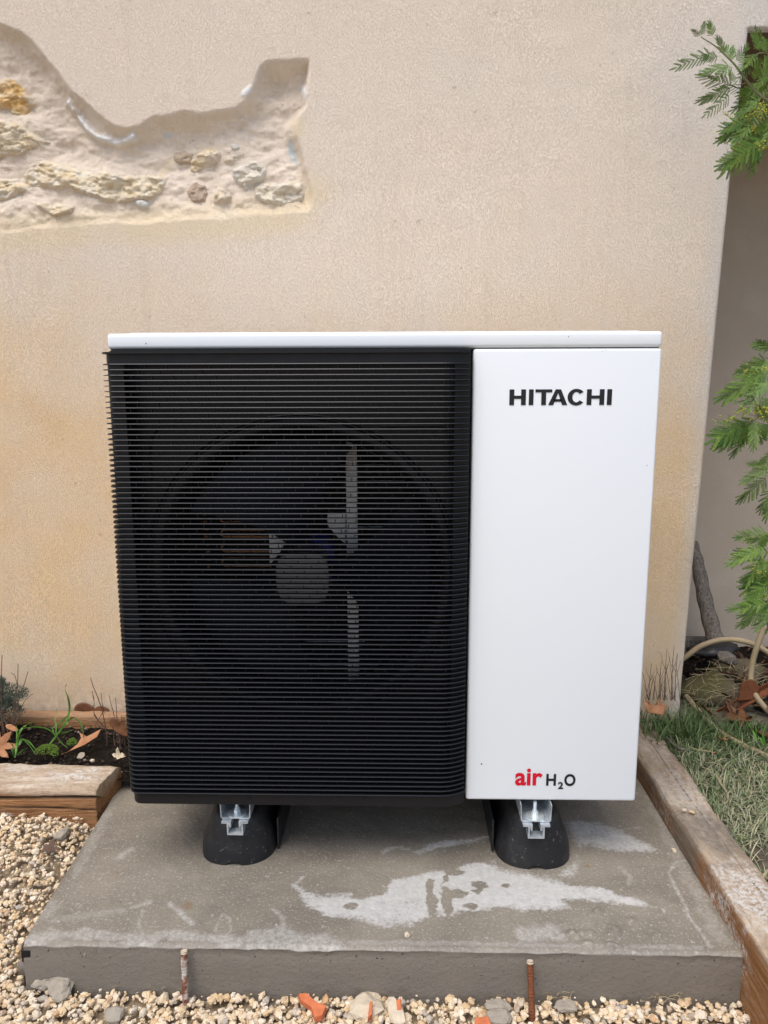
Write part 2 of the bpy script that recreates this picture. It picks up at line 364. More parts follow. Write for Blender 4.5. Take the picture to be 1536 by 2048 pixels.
def stone_proto(seed, sub=1, squash=(1, .8, .6)):
    bm = bmesh.new(); bmesh.ops.create_icosphere(bm, subdivisions=sub, radius=1)
    r = np.random.RandomState(seed); V = np.array([v.co[:] for v in bm.verts]); F = np.array([[v.index for v in f.verts] for f in bm.faces]); bm.free()
    for k in range(7):
        n = r.normal(size=3); n /= np.linalg.norm(n); h = r.uniform(.55, .85)
        d = V@n; V = V-np.outer(np.maximum(d-h, 0), n)
    V = V*(1+.06*r.normal(size=(len(V), 1)))*np.array(squash)*r.uniform(.85, 1.15, 3)
    return V, F
protos = [stone_proto(i) for i in range(22)]
def scatter_stones(P, size, name, mat, tones=None, tilt=1.2):
    Vs, Fs, T = [], [], []; off = 0; n = len(P)
    for i in range(n):
        V, F = protos[RNG.randint(len(protos))]
        a, b = RNG.uniform(0, 6.28), RNG.uniform(-tilt, tilt); c, s = math.cos(a), math.sin(a); cb, sb = math.cos(b), math.sin(b)
        R = np.array([[c, -s, 0], [s, c, 0], [0, 0, 1]])@np.array([[1, 0, 0], [0, cb, -sb], [0, sb, cb]])
        Vs.append((V*size[i])@R.T+P[i]); Fs.append(F+off); off += len(V); T.append(np.full(len(V), tones[i] if tones is not None else RNG.rand()))
    return mesh_np(name, np.concatenate(Vs), np.concatenate(Fs), mat, None, False, {'tone': np.concatenate(T)})
SLX0, SLX1, SLY0 = -.632, .560, 1.083
pts = []; szs = []
def fill(x0, x1, y0, y1, dens, s0, s1, lift=0):
    n = int((x1-x0)*(y1-y0)*dens); x = RNG.uniform(x0, x1, n); y = RNG.uniform(y0, y1, n); s = s0+(s1-s0)*RNG.rand(n)**1.8
    k = ~((x > SLX0-.012-.03*(y-1.08)) & (x < .70) & (y > SLY0-.006)) & ~((y > 1.452) & (x < -.60))
    x, y, s = x[k], y[k], s[k]
    pts.append(np.stack([x, y, gravel_z(x, y)+lift+RNG.uniform(-.004, .004, len(x))], -1)); szs.append(s)
fill(-1.25, -.60, 1.00, 1.46, 9500, .0040, .0092); fill(-1.25, -.60, 1.00, 1.46, 6500, .0040, .0092, .005)
fill(-1.0, .72, .98, 1.083, 9500, .0045, .0110); fill(-1.0, .72, .98, 1.083, 6500, .0045, .0105, .005)
fill(-1.25, .72, .98, 1.46, 5000, .0015, .0035, .008); fill(-1.3, 1.0, .55, .98, 3000, .008, .013)
P = np.concatenate(pts); Z = np.concatenate(szs)
tag(scatter_stones(P, Z, 'gravel', M['gravel'], RNG.rand(len(P))), 'cream limestone gravel around the slab', kind='stuff')

# ------------------------------------------------------------------ rendered wall with the exposed rubble patch
def edge_x(z):                               # the outer corner leans a little
    z = np.asarray(z, float); a = atY(1500, 62, YW); b = atY(1465, 340, YW); c = atY(1418, 830, YW); d = atY(1366, 1365, YW)
    return np.interp(z, [d.z, c.z, b.z, a.z], [d.x, c.x, b.x, a.x])
ZT = atY(1500, 60, YW).z
E0 = float(edge_x(1.0))
top_px = [(-160,-10),(-60,10),(0,42),(50,62),(90,105),(130,160),(180,208),(225,240),(262,250),(290,240),(318,226),(350,220),(400,221),(440,219),(472,208),(497,186),(508,155),(517,128),(538,113),(575,113),(608,113),(625,122),(622,145),(614,180),(612,215),(600,238),(596,262),(604,300),(614,335),(626,370),(634,395)]
top_l = polyY(top_px, YW); bot_l = polyY([(634,396),(618,425),(560,432),(450,438),(350,447),(200,452),(100,458),(0,470),(-160,490)], YW)
top_l = np.array([p[:2] for p in spline([(a, b_, 0) for a, b_ in top_l], 3)])
niche = np.concatenate([top_l, bot_l])
def wall_depth(X, Z):
    X0, Z0 = X, Z; X = X0+.007*fbm(X0*26, Z0*26, 4, 71)+.004*fbm(X0*9, Z0*9, 2, 73); Z = Z0+.007*fbm(X0*26, Z0*26, 4, 72)+.004*fbm(X0*9, Z0*9, 2, 74)
    ins = inside(X, Z, niche); wob = .012*fbm(X*12, Z*12, 4, 3)
    t1 = np.where(ins, pl_dist(X, Z, top_l), 0); t2 = np.where(ins, pl_dist(X, Z, bot_l), 0)
    right = sm((X-atY(560, 250, YW).x)/.06)
    w1 = .040-.019*right+wob
    D = .034*sm(t1/w1)*sm(t2/(.20-.12*right))+.006*sm(t2/.02)*sm(t1/.02)
    ax, az = atY(545, 165, YW).x, atY(545, 165, YW).z
    D += .012*sm(t1/.02)*np.exp(-(((X-ax)/.06)**2+((Z-az)/.03)**2))
    D += ins*sm(t1/.03)*sm(t2/.03)*(.014*fbm(X*10, Z*17, 5, 9)+.0075*fbm(X*34, Z*60, 4, 21))
    return D
ridges = [([(128,200),(150,232),(165,252),(182,266),(205,274),(228,281),(262,274)], .013, .018, 'pale'), ([(455,243),(468,246),(482,232)], .006, .008, None), ([(488,190),(500,176)], .008, .004, 'pale'), ([(603,165),(608,188)], .009, .006, 'pale')]
xf0, xf1 = atY(-30, 200, YW).x, atY(650, 200, YW).x; zf0, zf1 = atY(0, 500, YW).z, atY(0, 20, YW).z
xs = np.concatenate([np.arange(-2.4, xf0, .03), np.arange(xf0, xf1, .0028), np.arange(xf1, E0-.03, .014), np.arange(E0-.03, E0-.0005, .003), [E0], np.arange(E0+.04, 3.0, .1)])
zs = np.concatenate([np.arange(-.3, zf0, .02), np.arange(zf0, ZT-.0015, .0028), [ZT], np.arange(ZT+.0028, zf1+.03, .0028), np.arange(zf1+.05, 3.2, .06)])
X, Zg = grid(xs, zs)
X = X+(edge_x(Zg)-E0)*sm((X-.35)/(E0-.35))
ev = edge_x(Zg)
X = np.where((Zg < ZT) & (xs[None, :] > E0), X, X)
dep = wall_depth(X, Zg)+.004*fbm(X*3, Zg*3, 3, 2)+.0012*fbm(X*22, Zg*22, 2, 6)
re = .013; q = np.clip(re-(ev-X), 0, re)*(Zg < ZT+.004); dep = dep+np.where(xs[None, :] <= E0+1e-6, re-np.sqrt(np.maximum(re*re-q*q, 0)), 0)
qq = np.clip(re-(Zg-ZT), 0, re)*(xs[None, :] >= E0-1e-6)*(Zg >= ZT-1e-6); dep = np.maximum(dep, re-np.sqrt(np.maximum(re*re-qq*qq, 0)))
pale = np.zeros_like(X); grey = np.zeros_like(X)
for pts_, w, amp, kind in ridges:
    pl = polyY(pts_, YW); d = pl_dist(X, Zg, pl)+.003*fbm(X*90, Zg*90, 2, 4)
    below = np.interp(X, pl[:, 0], pl[:, 1])-Zg if pl[0, 0] < pl[-1, 0] and len(pts_) > 3 else 0*X
    dep -= amp*sm(1-np.where(below > 0, d*1.9, d)/w*.8)
    if kind == 'pale': pale = np.maximum(pale, sm(1.25-np.where(below > 0, d*2, d)/w*1.05)*sm(.9+1.1*fbm(X*70, Zg*70, 2, 8)))
gp = sdf(X, Zg, polyY([(572,278),(580,272),(588,300),(594,325),(580,318),(571,300)], YW)); grey = np.maximum(grey, sm((gp+.002)/.004))
gp = pl_dist(X, Zg, polyY([(322,262),(330,260)], YW)); grey = np.maximum(grey, .8*sm((.008-gp)/.004))
och = .75*np.exp(-((pl_dist(X, Zg, bot_l)-.012)/.035)**2)*sm(.75+.9*fbm(X*7, Zg*12, 3, 31))+.6*np.exp(-(pl_dist(X, Zg, polyY([(594,245),(597,262)], YW))/.018)**2)
och = och+.6*np.exp(-(pl_dist(X, Zg, polyY([(330,315),(300,370)], YW))/.010)**2)
edg = .55*sm((.055-(ev-X)+.02*fbm(X*6, Zg*6, 2, 7))/.05)*(Zg < ZT+.1)+.5*np.exp(-(((X-atY(1400,200,YW).x)/.14)**2+((Zg-atY(1400,150,YW).z)/.25)**2))
Ywall = YW+dep
F = gfaces(len(xs), len(zs)); fx = xs[:-1][None, :].repeat(len(zs)-1, 0).ravel(); fz = zs[:-1][:, None].repeat(len(xs)-1, 1).ravel()
F = F[~((fx >= E0-1e-6) & (fz < ZT-1e-4))]
V = np.stack([X, Ywall, Zg], -1).reshape(-1, 3)
# jamb and top return of the opening, and the wall's back
nv = len(V); zj = zs[zs <= ZT+1e-6]; jv = []
for z in zj: jv += [(float(edge_x(z)), YW+re, z), (float(edge_x(z))-.002, YW+.40, z)]
jf = [(nv+2*i, nv+2*i+1, nv+2*i+3, nv+2*i+2) for i in range(len(zj)-1)]
n2 = nv+len(jv); xe = float(edge_x(ZT))
jv2 = [(-2.4, YW+.40, -.3), (float(edge_x(0)), YW+.40, -.3), (xe, YW+.40, ZT), (-2.4, YW+.40, ZT), (3.0, YW+.40, ZT), (3.0, YW+.40, 3.2), (-2.4, YW+.40, 3.2)]
jf += [(n2, n2+3, n2+2, n2+1), (n2+3, n2+6, n2+5, n2+4)]
jv3 = [(-2.4, YW, zs[-1]), (3.0, YW, zs[-1]), (3.0, YW+.4, zs[-1]), (-2.4, YW+.4, zs[-1])]; n3 = n2+7; jf += [(n3, n3+1, n3+2, n3+3)]
ex = jv+jv2+jv3; V = np.concatenate([V, np.array(ex)]); F = np.concatenate([F, np.array(jf)])
pad = lambda a: np.concatenate([a.ravel(), np.zeros(len(ex))])
wall = mesh_np('rendered_wall', V, F, M['render'], None, True, {'pale': pad(pale), 'grey': pad(grey), 'ochre': pad(och), 'edge': pad(edg)})
tag(wall, 'beige scraped roughcast house wall with a patch of exposed rubble stones', 'wall')
# stones left showing in the patch
def rubble(poly, height, seed, **kind):
    P = polyY(poly, YW); P = P.mean(0)+(P-P.mean(0))*1.12; x0, z0 = P.min(0)-.008; x1, z1 = P.max(0)+.008; st = .0018 if (x1-x0) < .2 else .0024
    xs_ = np.arange(x0, x1, st); zs_ = np.arange(z0, z1, st); X, Zl = grid(xs_, zs_)
    s = sdf(X, Zl, P)+.009*fbm(X*38, Zl*38, 4, seed)
    w = min(.02, .3*min(x1-x0, z1-z0)); up = sm((Zl-z0)/(z1-z0)); m = sm(s/(w*(.25+.55*up)))
    rg = np.abs(fbm(X*26, Zl*42, 4, seed+5)); height = height*.58; rl = height*(.75+.5*fbm(X*18, Zl*26, 3, seed+9))-height*.9*np.clip(.25-rg, 0, 1)*1.6
    rl += .0045*fbm(X*75, Zl*95, 3, seed)+.007*np.round(2.2*fbm(X*16, Zl*34, 3, seed+33))/2.2
    Yg = YW+wall_depth(X, Zl)-np.where(s > 0, m*rl+.001, 0)+np.where(s <= 0, .003+.5*np.minimum(-s, .012), 0)
    at_ = {k: np.full(X.size, v) for k, v in kind.items()}
    at_['mortar'] = np.clip(0.80*sm(.80-s/(w*1.1)+1.0*fbm(X*55, Zl*55, 3, seed+60))+.0, 0, 1).ravel()
    for k in ('brown', 'greyish', 'orange'): at_.setdefault(k, np.zeros(X.size))
    mesh_np('stone', np.stack([X, Yg, Zl], -1).reshape(-1, 3), gfaces(len(xs_), len(zs_)), M['stone'], wall, True, at_)
rubble([(-40,150),(5,146),(22,158),(45,180),(48,195),(36,212),(8,215),(-6,200),(-40,205)], .030, 1, orange=1.0)
rubble([(-40,230),(2,232),(28,245),(58,262),(85,272),(62,284),(25,298),(-40,306)], .030, 2)
rubble([(44,345),(60,325),(85,315),(130,328),(175,340),(235,345),(290,345),(312,352),(306,380),(285,392),(240,398),(205,402),(170,384),(130,374),(90,372),(60,368)], .034, 3)
rubble([(-40,348),(10,350),(38,362),(40,375),(20,390),(-40,396)], .024, 4)
rubble([(68,404),(95,405),(128,410),(145,414),(138,424),(110,432),(92,424),(75,415)], .012, 5)
rubble([(262,394),(282,392),(298,402),(292,414),(272,414)], .014, 6, greyish=1.)
rubble([(340,298),(358,292),(374,300),(372,318),(352,322),(342,312)], .014, 7, brown=.7)
rubble([(374,312),(388,296),(412,290),(432,300),(428,318),(404,326),(384,335),(376,330)], .034, 8)
rubble([(440,312),(455,302),(474,300),(478,312),(460,319),(444,318)], .018, 9)
rubble([(462,340),(478,322),(505,318),(528,332),(522,352),(505,360),(490,370),(476,362)], .028, 10, greyish=.55)
rubble([(370,378),(388,362),(404,366),(410,382),(404,398),(384,402),(372,392)], .018, 11, brown=.9)
rubble([(424,364),(436,366),(458,382),(460,392),(440,402),(426,402)], .018, 12)
rubble([(512,372),(532,362),(560,364),(598,362),(606,378),(598,396),(560,403),(530,402),(514,390)], .024, 13, greyish=.25)
rubble([(455,284),(466,282),(472,288),(462,291)], .010, 14, greyish=.8)

# recess beyond the corner: back wall, brown soffit
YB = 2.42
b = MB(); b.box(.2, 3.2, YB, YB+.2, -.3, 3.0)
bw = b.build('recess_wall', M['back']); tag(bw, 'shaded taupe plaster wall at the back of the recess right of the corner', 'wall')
sf = empty('porch_soffit', (1.9, 2.1, ZT), 'dark brown boarded soffit over the recess behind the mimosa', 'soffit')
for k in range(5):
    y0 = YW+.03+k*.112; b = MB(); b.box(xe-.12, 3.1, y0, y0+.107, ZT+.012+.002*(k % 2), ZT+.045); under(b.build('board', M['soffit'], None, bevel=.003), sf)
b = MB(); b.box(xe-.12, 3.1, YW+.025, YB, ZT+.046, ZT+.06); under(b.build('backing', M['soffit']), sf)

# ------------------------------------------------------------------ concrete slab
xs = np.concatenate([np.linspace(-.632, .560, 420)]); ys = np.concatenate([[0, .0015, .004], np.linspace(.007, .757, 262)])
X, Yo = grid(xs, ys); Yg = Yo+SLY0
skew = -.035*(Yo/.75)*sm((.1-X)/.7)
X = X+skew
Zs = .0022*fbm(X*5, Yg*5, 3, 3)+.0011*fbm(X*40, Yg*40, 3, 4)
chip = np.clip(.004+.004*fbm(X*30, X*0, 3, 8), 0, 1)
Zs -= chip*sm(1-Yo/.006)
def blob(cx, cy, r, amp, seed):
    global Zs
    c = atZ(cx, cy, 0); d = np.sqrt((X-c.x)**2+((Yg-c.y)*.9)**2)*(1+.7*fbm(X*60, Yg*60, 3, seed)); Zs = Zs+amp*sm(1.2-d/r)*(1+.6*fbm(X*150, Yg*150, 2, seed+1))
for k, (a, b_, r, h) in enumerate([(1196,1828,.011,.006),(1262,1844,.010,.005),(1145,1868,.012,.006),(1180,1866,.010,.005),(1228,1868,.014,.007),(1178,1890,.012,.007),(1220,1896,.010,.006),(1240,1897,.008,.004),(1310,1875,.012,.003),(1160,1866,.008,.004),(1330,1846,.01,.002)]): blob(a, b_, r, h, 50+k)
eff = np.zeros_like(X)
def patch(poly, soft=.006, rough=.010, amp=1.0, seed=0):
    global eff
    s = sdf(X, Yg, polyZ(poly, 0))+rough*1.3*fbm(X*22, Yg*40, 5, 40+seed)+.004*fbm(X*90, Yg*120, 2, 60+seed)
    eff = np.maximum(eff, amp*(.62+.38*sm(s/.03)+.45*fbm(X*14, Yg*26, 4, 90+seed))*sm((s+soft*1.0)/(soft*2.6)))
patch([(585,1768),(612,1782),(650,1787),(700,1786),(722,1795),(768,1785),(778,1752),(812,1750),(850,1736),(905,1738),(945,1722),(968,1726),(1000,1738),(1085,1748),(1120,1755),(1150,1768),(1200,1772),(1242,1788),(1300,1808),(1332,1824),(1260,1814),(1200,1806),(1133,1803),(1152,1822),(1090,1822),(1000,1824),(930,1828),(880,1836),(830,1850),(775,1857),(700,1845),(650,1830),(612,1812)], seed=1)
patch([(752,1710),(775,1694),(800,1689),(828,1700),(860,1688),(930,1674),(984,1664),(990,1640),(996,1676),(930,1688),(870,1700),(838,1713),(812,1700),(785,1698),(768,1716)], .005, .008, .85, 2)
patch([(1120,1640),(1150,1632),(1205,1640),(1250,1660),(1300,1688),(1332,1703),(1292,1709),(1245,1706),(1215,1710),(1180,1697),(1158,1700),(1140,1685)], .012, .008, .72, 3)
patch([(990,1710),(1000,1725),(1040,1742),(1110,1745),(1142,1720),(1146,1690),(1160,1700),(1168,1735),(1150,1762),(1050,1758),(960,1740)], .014, .008, .62, 4)
patch([(1195,1768),(1230,1770),(1300,1800),(1360,1832),(1330,1826),(1250,1795)], .012, .012, .5, 5)
for cx, cy, rx in [(863,1800,.010),(893,1798,.008)]:
    c = atZ(cx, cy, 0); d = np.sqrt(((X-c.x)/rx)**2+((Yg-c.y)/.042)**2)+1.1*fbm(X*45, Yg*45, 4, 77); eff *= 1-.95*sm((1.3-d)/.5)
for cx, cy, rx, ry in [(930,1786,.03,.012),(960,1770,.02,.008),(905,1745,.02,.008),(945,1812,.012,.006),(700,1812,.012,.01),(1010,1770,.014,.006),(1003,1818,.02,.004)]:
    c = atZ(cx, cy, 0); d = np.sqrt(((X-c.x)/rx)**2+((Yg-c.y)/ry)**2)+1.4*fbm(X*40, Yg*60, 4, 78); eff *= 1-.8*sm((1.2-d)/.5)
bloom = np.zeros_like(X)
def line(px, w, amp, seed):
    global bloom
    bloom = np.maximum(bloom, amp*sm(1.3-(pl_dist(X, Yg, polyZ(px, 0))+w*.8*fbm(X*70, Yg*70, 3, seed))/w))
line([(1390,1718),(1353,1724),(1337,1745),(1350,1775),(1372,1815),(1376,1832),(1390,1850),(1420,1893)], .0035, .8, 1)
line([(60,1878),(160,1868),(300,1882),(330,1870),(460,1880),(640,1888),(680,1890)], .012, .8, 2)
line([(510,1872),(560,1865),(600,1880),(650,1885)], .020, .8, 3); line([(545,1818),(565,1835),(570,1880)], .005, .7, 4)
line([(340,1808),(385,1848)], .005, .9, 5); line([(265,1815),(300,1805)], .006, .6, 6); line([(285,1820),(278,1850),(290,1882)], .003, .6, 7)
line([(440,1890),(430,1860),(445,1828),(460,1838),(462,1862),(450,1870)], .0022, .6, 8); line([(90,1830),(100,1815)], .016, .4, 9)
line([(100,1858),(130,1870)], .006, .6, 10); line([(240,1715),(262,1700)], .010, .6, 11); line([(110,1600+240),(200,1828),(240,1822)], .012, .35, 12)
line([(1050,1868),(1110,1862)], .020, .75, 13); line([(700,1885),(1000,1888),(1160,1893),(1400,1896)], .006, .5, 14); line([(1050,1755),(1000,1745)], .02, .4, 15)
line([(605,1755),(590,1770)], .004, .8, 16); line([(1240,1735),(1262,1755),(1258,1770)], .005, .45, 17); line([(1232,1660),(1280,1655)], .003, .5, 18)
line([(233,1590),(200,1660),(150,1750)], .010, .35, 19); line([(1290,1560),(1312,1620),(1345,1690),(1400,1800),(1440,1880)], .016, .42, 20)
bloom = np.clip(bloom+.35*sm(1-Yo/.010), 0, 1)
rs = np.zeros_like(X)
for cx, cy, r in [(376,1812,.012),(240,1804,.004),(1175,1733,.006),(232,1746,.004)]:
    c = atZ(cx, cy, 0); rs = np.maximum(rs, .7*sm(1.3-np.sqrt((X-c.x)**2+(Yg-c.y)**2)/r+.5*fbm(X*100, Yg*100, 2, 5)))
V = np.stack([X, Yg, Zs], -1).reshape(-1, 3); F = gfaces(len(xs), len(ys)); nx, ny = len(xs), len(ys)
# front face and sides, with the formwork groove on the left
nV = len(V); prof = [0, -.0015, -.012, -.03, -.05, -.07, -.09, -.14]; fv = []
x0r = X[0]
for k, z in enumerate(prof[1:]):
    for i in range(nx): fv.append((x0r[i], SLY0-.0012*min(k, 2)+.0015*float(vnoise(np.array(x0r[i]*12), np.array(k*1.3), 9)), z-(chip[0, i] if k < 2 else 0)))
fv = np.array(fv); ff = []
idx = [np.arange(nx)]+[nV+np.arange(nx)+k*nx for k in range(len(prof)-1)]
for k in range(len(prof)-1):
    a, b_ = idx[k], idx[k+1]; ff.append(np.stack([b_[:-1], b_[1:], a[1:], a[:-1]], -1))
n4 = nV+len(fv)
rx, lx = .560, -.632
side = [(rx, SLY0, -.001), (rx, 1.84, -.001), (rx, 1.84, -.14), (rx, SLY0, -.14)]
ff.append(np.array([[n4, n4+3, n4+2, n4+1]])); sv = side
# left profile: proud tongue between two grooves
lp = [(0, -.001), (0, -.010), (.010, -.013), (.010, -.034), (-.012, -.040), (-.012, -.058), (.008, -.064), (.010, -.085), (.006, -.14)]
for (dx, z) in lp: sv = sv+[(lx+dx, SLY0, z), (lx+dx-.035, 1.84, z)]
base = n4+4
for k in range(len(lp)-1): ff.append(np.array([[base+2*k, base+2*k+1, base+2*k+3, base+2*k+2]]))
ff.append(np.array([[base+2*3, base+2*4, base+2*5, base+2*6]]))
V2 = np.concatenate([V, fv, np.array(sv)]); F2 = np.concatenate([F]+ff)
nx_ = len(fv)+len(sv); fr = np.concatenate([np.zeros(nV), np.ones(nx_)]); fr[:nx] = .5
pd = lambda a: np.concatenate([a.ravel(), np.zeros(nx_)])
slab = mesh_np('concrete_slab', V2, F2, M['conc'], None, True, {'eff': pd(eff), 'bloom': pd(bloom), 'rust': pd(rs), 'front': fr})
tag(slab, 'grey brown concrete slab with white lime stains under the heat pump', 'slab')
b = MB(); b.box(lx-.004, lx+.012, SLY0-.001, 1.6, -.034, -.012); b.box(lx-.006, lx+.012, SLY0+.004, 1.6, -.084, -.062); b.build('joint_strip', M['blackmetal'], slab, bevel=.001)

# ------------------------------------------------------------------ timbers
def timber(name, x0, x1, y0, y1, z0, z1, along, mat, seed, label, crack=None, end_skew=0, rnd=.018, lime=(), mud=(), wpow=1.0, bow=0):
    L = (x1-x0) if along == 'x' else (y1-y0); w = (y1-y0) if along == 'x' else (x1-x0); h = z1-z0
    # ring points of a rounded rectangle
    ring = []; nseg = 14
    def e(a, b_, n): return [(a[0]+(b_[0]-a[0])*i/n, a[1]+(b_[1]-a[1])*i/n) for i in range(n)]
    c = [(-w/2, -h), (w/2, -h), (w/2, 0), (-w/2, 0)]
    for i in range(4):
        a = c[i]; b2 = c[(i+1) % 4]; n = 40 if i in (2, 3) else (16 if i == 1 else 4); ring += e(a, b2, n)
    ring = np.array(ring); m = len(ring)
    cx = np.clip(ring[:, 0], -w/2+rnd, w/2-rnd); cz = np.clip(ring[:, 1], -h+rnd, -rnd); dv = ring-np.stack([cx, cz], -1); ln = np.maximum(np.linalg.norm(dv, axis=1), 1e-9)
    corner = (np.abs(ring[:, 0]) > w/2-rnd) & ((ring[:, 1] > -rnd) | (ring[:, 1] < -h+rnd)); k = np.where(corner, np.minimum(1, rnd/ln), 1)
    ring = np.stack([cx, cz], -1)+dv*k[:, None]
    nl = max(8, int(L/.005)); S_ = np.linspace(0, L, nl)
    nrm = ring-np.array([0, -h/2]); nrm /= np.linalg.norm(nrm, axis=1)[:, None]
    arc = np.arange(m)*.004
    SS, AA = np.meshgrid(S_, arc, indexing='ij')
    dsp = .0045*fbm(SS*9, AA*22, 4, seed)+.003*corner[None, :]*fbm(SS*30, AA*0, 4, seed+51)+.0012*fbm(SS*16, AA*260, 3, seed+3)
    U = ring[None, :, 0]+nrm[None, :, 0]*dsp; Q = ring[None, :, 1]+nrm[None, :, 1]*dsp; T = SS.copy()
    Q = Q+bow*np.sin(SS/L*math.pi)
    if end_skew: T = T*(1+0*U); T += (SS/L)*end_skew*(U/w)
    ck = np.zeros_like(T)
    for cr in (crack or []):                # crack: side, position profile(s)->coordinate, depth, width
        sd_, fnc, dp, wd = cr; pos = fnc(SS/L)+.0025*fbm(SS*14, SS*0, 3, seed+7)
        dd = np.abs((Q if sd_ == 'front' else U)-pos); onf = (ring[None, :, 0] < -w/2+.006) if sd_ == 'front' else (ring[None, :, 1] > -.006)
        kk = sm(1.3-dd/wd)*onf; ck = np.maximum(ck, kk)
        if sd_ == 'front': U = U+dp*kk
        else: Q = Q-dp*kk
    top = (ring[None, :, 1] > -.004).astype(float)+0*T; weath = np.clip(top+sm((ring[None, :, 1]+.02+.015*fbm(SS*6, AA*20, 3, seed+11))/.02)*.8, 0, 1)
    if wpow != 1: weath = weath*wpow
    if along == 'x': PX, PY = x0+T, (y0+y1)/2+U
    else: PX, PY = (x0+x1)/2+U, y0+T
    PZ = z1+Q
    li = np.zeros_like(T); mu = np.zeros_like(T)
    for (sx, so, r, a) in lime:
        g_ = PX if along == 'x' else PY; o_ = (Q if so < -.5 else U); li = np.maximum(li, a*sm(1.3-np.sqrt(((g_-sx)/r)**2+((o_-(so if so > -.5 else so+1))/(r*.5))**2)+.8*fbm(SS*40, AA*60, 3, seed)))
    for (sx, r, a) in mud:
        g_ = PX if along == 'x' else PY; mu = np.maximum(mu, a*sm(1.4-np.abs(g_-sx)/r+.7*fbm(SS*9, AA*14, 3, seed+2)))
    V = np.stack([PX, PY, PZ], -1).reshape(-1, 3)
    i = (np.arange(nl-1)[:, None]*m+np.arange(m)[None, :]); j = (np.arange(nl-1)[:, None]*m+(np.arange(m)[None, :]+1) % m)
    F = np.stack([i, j, j+m, i+m], -1).reshape(-1, 4)
    c0 = len(V); V = np.concatenate([V, V[:m].mean(0)[None], V[-m:].mean(0)[None]])
    a = np.arange(m); cap0 = np.stack([np.full(m, c0), (a+1) % m, a, np.full(m, c0)], -1); base = (nl-1)*m; cap1 = np.stack([np.full(m, c0+1), base+a, base+(a+1) % m, np.full(m, c0+1)], -1)
    o = mesh_np(name, V, F, mat, None, True, {k: np.concatenate([v.ravel(), [0, 0]]) for k, v in dict(weather=weath, crack=ck, lime=li, mud=mu).items()})
    # end caps
    bm = bmesh.new(); bm.from_mesh(o.data); bm.verts.ensure_lookup_table()
    for cp in (cap0, cap1):
        for f in cp:
            try: nf = bm.faces.new([bm.verts[int(q_)] for q_ in f[:3]]); nf.smooth = False
            except ValueError: pass
    bmesh.ops.recalc_face_normals(bm, faces=bm.faces); bm.to_mesh(o.data); bm.free()
    return o
yb, yf = 1.573, 1.458
o = timber('sleeper', -1.75, -.654, yf, yb, -.075, .060, 'x', M['wood_x'], 21, '', crack=[('front', lambda s: -.020+.0*s-.012*np.clip((.86-s)/.25, 0, 1), .010, .0035), ('front', lambda s: -.052+.008*np.sin(s*9), .003, .0018)], end_skew=.012,
           lime=[(-.74, .0, .06, 1), (-.86, .03, .045, .6), (-1.0, -.03, .05, .5), (-.70, .03, .03, .9), (-.86, -1.062, .016, 1), (-.795, -1.075, .018, .9), (-.95, -1.035, .010, .6)])
tag(o, 'weathered wooden sleeper with a long crack, front edge of the left planting bed', 'timber')
o = timber('sleeper', .560, .650, .78, 1.815, -.11, .055, 'y', M['wood_y'], 33, '', crack=[('top', lambda s: .012+.006*np.sin(s*6), .0015, .0012)],
           lime=[(1.16, 0, .12, .9), (1.30, .0, .05, .35), (1.46, .0, .13, .6), (1.02, .02, .06, .4), (1.65, 0, .08, .4)], mud=[(1.33, .07, .9), (1.66, .16, .5), (1.235, .008, .5)], rnd=.010, bow=.0)
tag(o, 'long wooden sleeper edging between the concrete slab and the grass', 'timber')
o = timber('wall_board', -1.7, -.655, 1.795, 1.826, -.02, .069, 'x', M['wood_x'], 41, '', rnd=.004, wpow=.25)
tag(o, 'narrow brown board lying against the wall at the back of the left bed', 'board')
# ------------------------------------------------------------------ planting bed and lawn earth
xs = np.arange(-1.7, -.60, .012); ys = np.arange(1.55, 1.83, .012); X, Y = grid(xs, ys)
tag(mesh_np('bed_soil', np.stack([X, Y, .022+.018*fbm(X*9, Y*9, 3, 3)+.010*fbm(X*45, Y*45, 3, 5)+.02*sm((Y-1.60)/.2)], -1).reshape(-1, 3), gfaces(len(xs), len(ys)), M['soil']), kind='structure')
def lawn_z(X, Y):
    X = np.asarray(X, float); Y = np.asarray(Y, float)
    return .018+.035*sm((Y-1.45)/.40)+.012*fbm(X*6, Y*6, 3, 15)-.012*sm((Y-1.9)/.2)
xs = np.arange(.63, 3.2, .02); ys = np.arange(.3, 2.43, .02); X, Y = grid(xs, ys)
tag(mesh_np('lawn_earth', np.stack([X, Y, lawn_z(X, Y)+.004*fbm(X*50, Y*50, 2, 2)], -1).reshape(-1, 3), gfaces(len(xs), len(ys)), M['earth']), kind='structure')
xs = np.arange(.80, 3.1, .02); ys = np.arange(1.78, 2.42, .02); X, Y = grid(xs, ys)
tag(mesh_np('recess_soil', np.stack([X, Y, lawn_z(X, Y)-.03+.04*sm((X-.88+(Y-1.84)*.3)/.12)*sm((Y-1.78)/.06)+.012*fbm(X*25, Y*25, 4, 8)], -1).reshape(-1, 3), gfaces(len(xs), len(ys)), M['soil']), kind='structure')

# ------------------------------------------------------------------ heat pump
YF = 1.30
def wx(px, py=1100, y=YF): return atY(px, py, y).x
UX0, UX1, UZ0, UZ1 = -.5096, .4444, .140, 1.0117
SEAM = atY(944, 720, YF).x; SEAM2 = atY(930, 1590, YF).x; SEAM = (SEAM+SEAM2)/2
hp = empty('heat_pump', (0, 1.48, UZ0), 'white outdoor heat pump with black louvred fan grille on rubber feet', 'heat pump')
DEP = .37; LIDZ = atY(770, 696, YF).z
def part(mb, name, mat, parent=None, **kw):
    o = mb.build(name, mat, None, **kw)
    if parent is None: under(o, hp)
    else: o.parent = parent
    return o
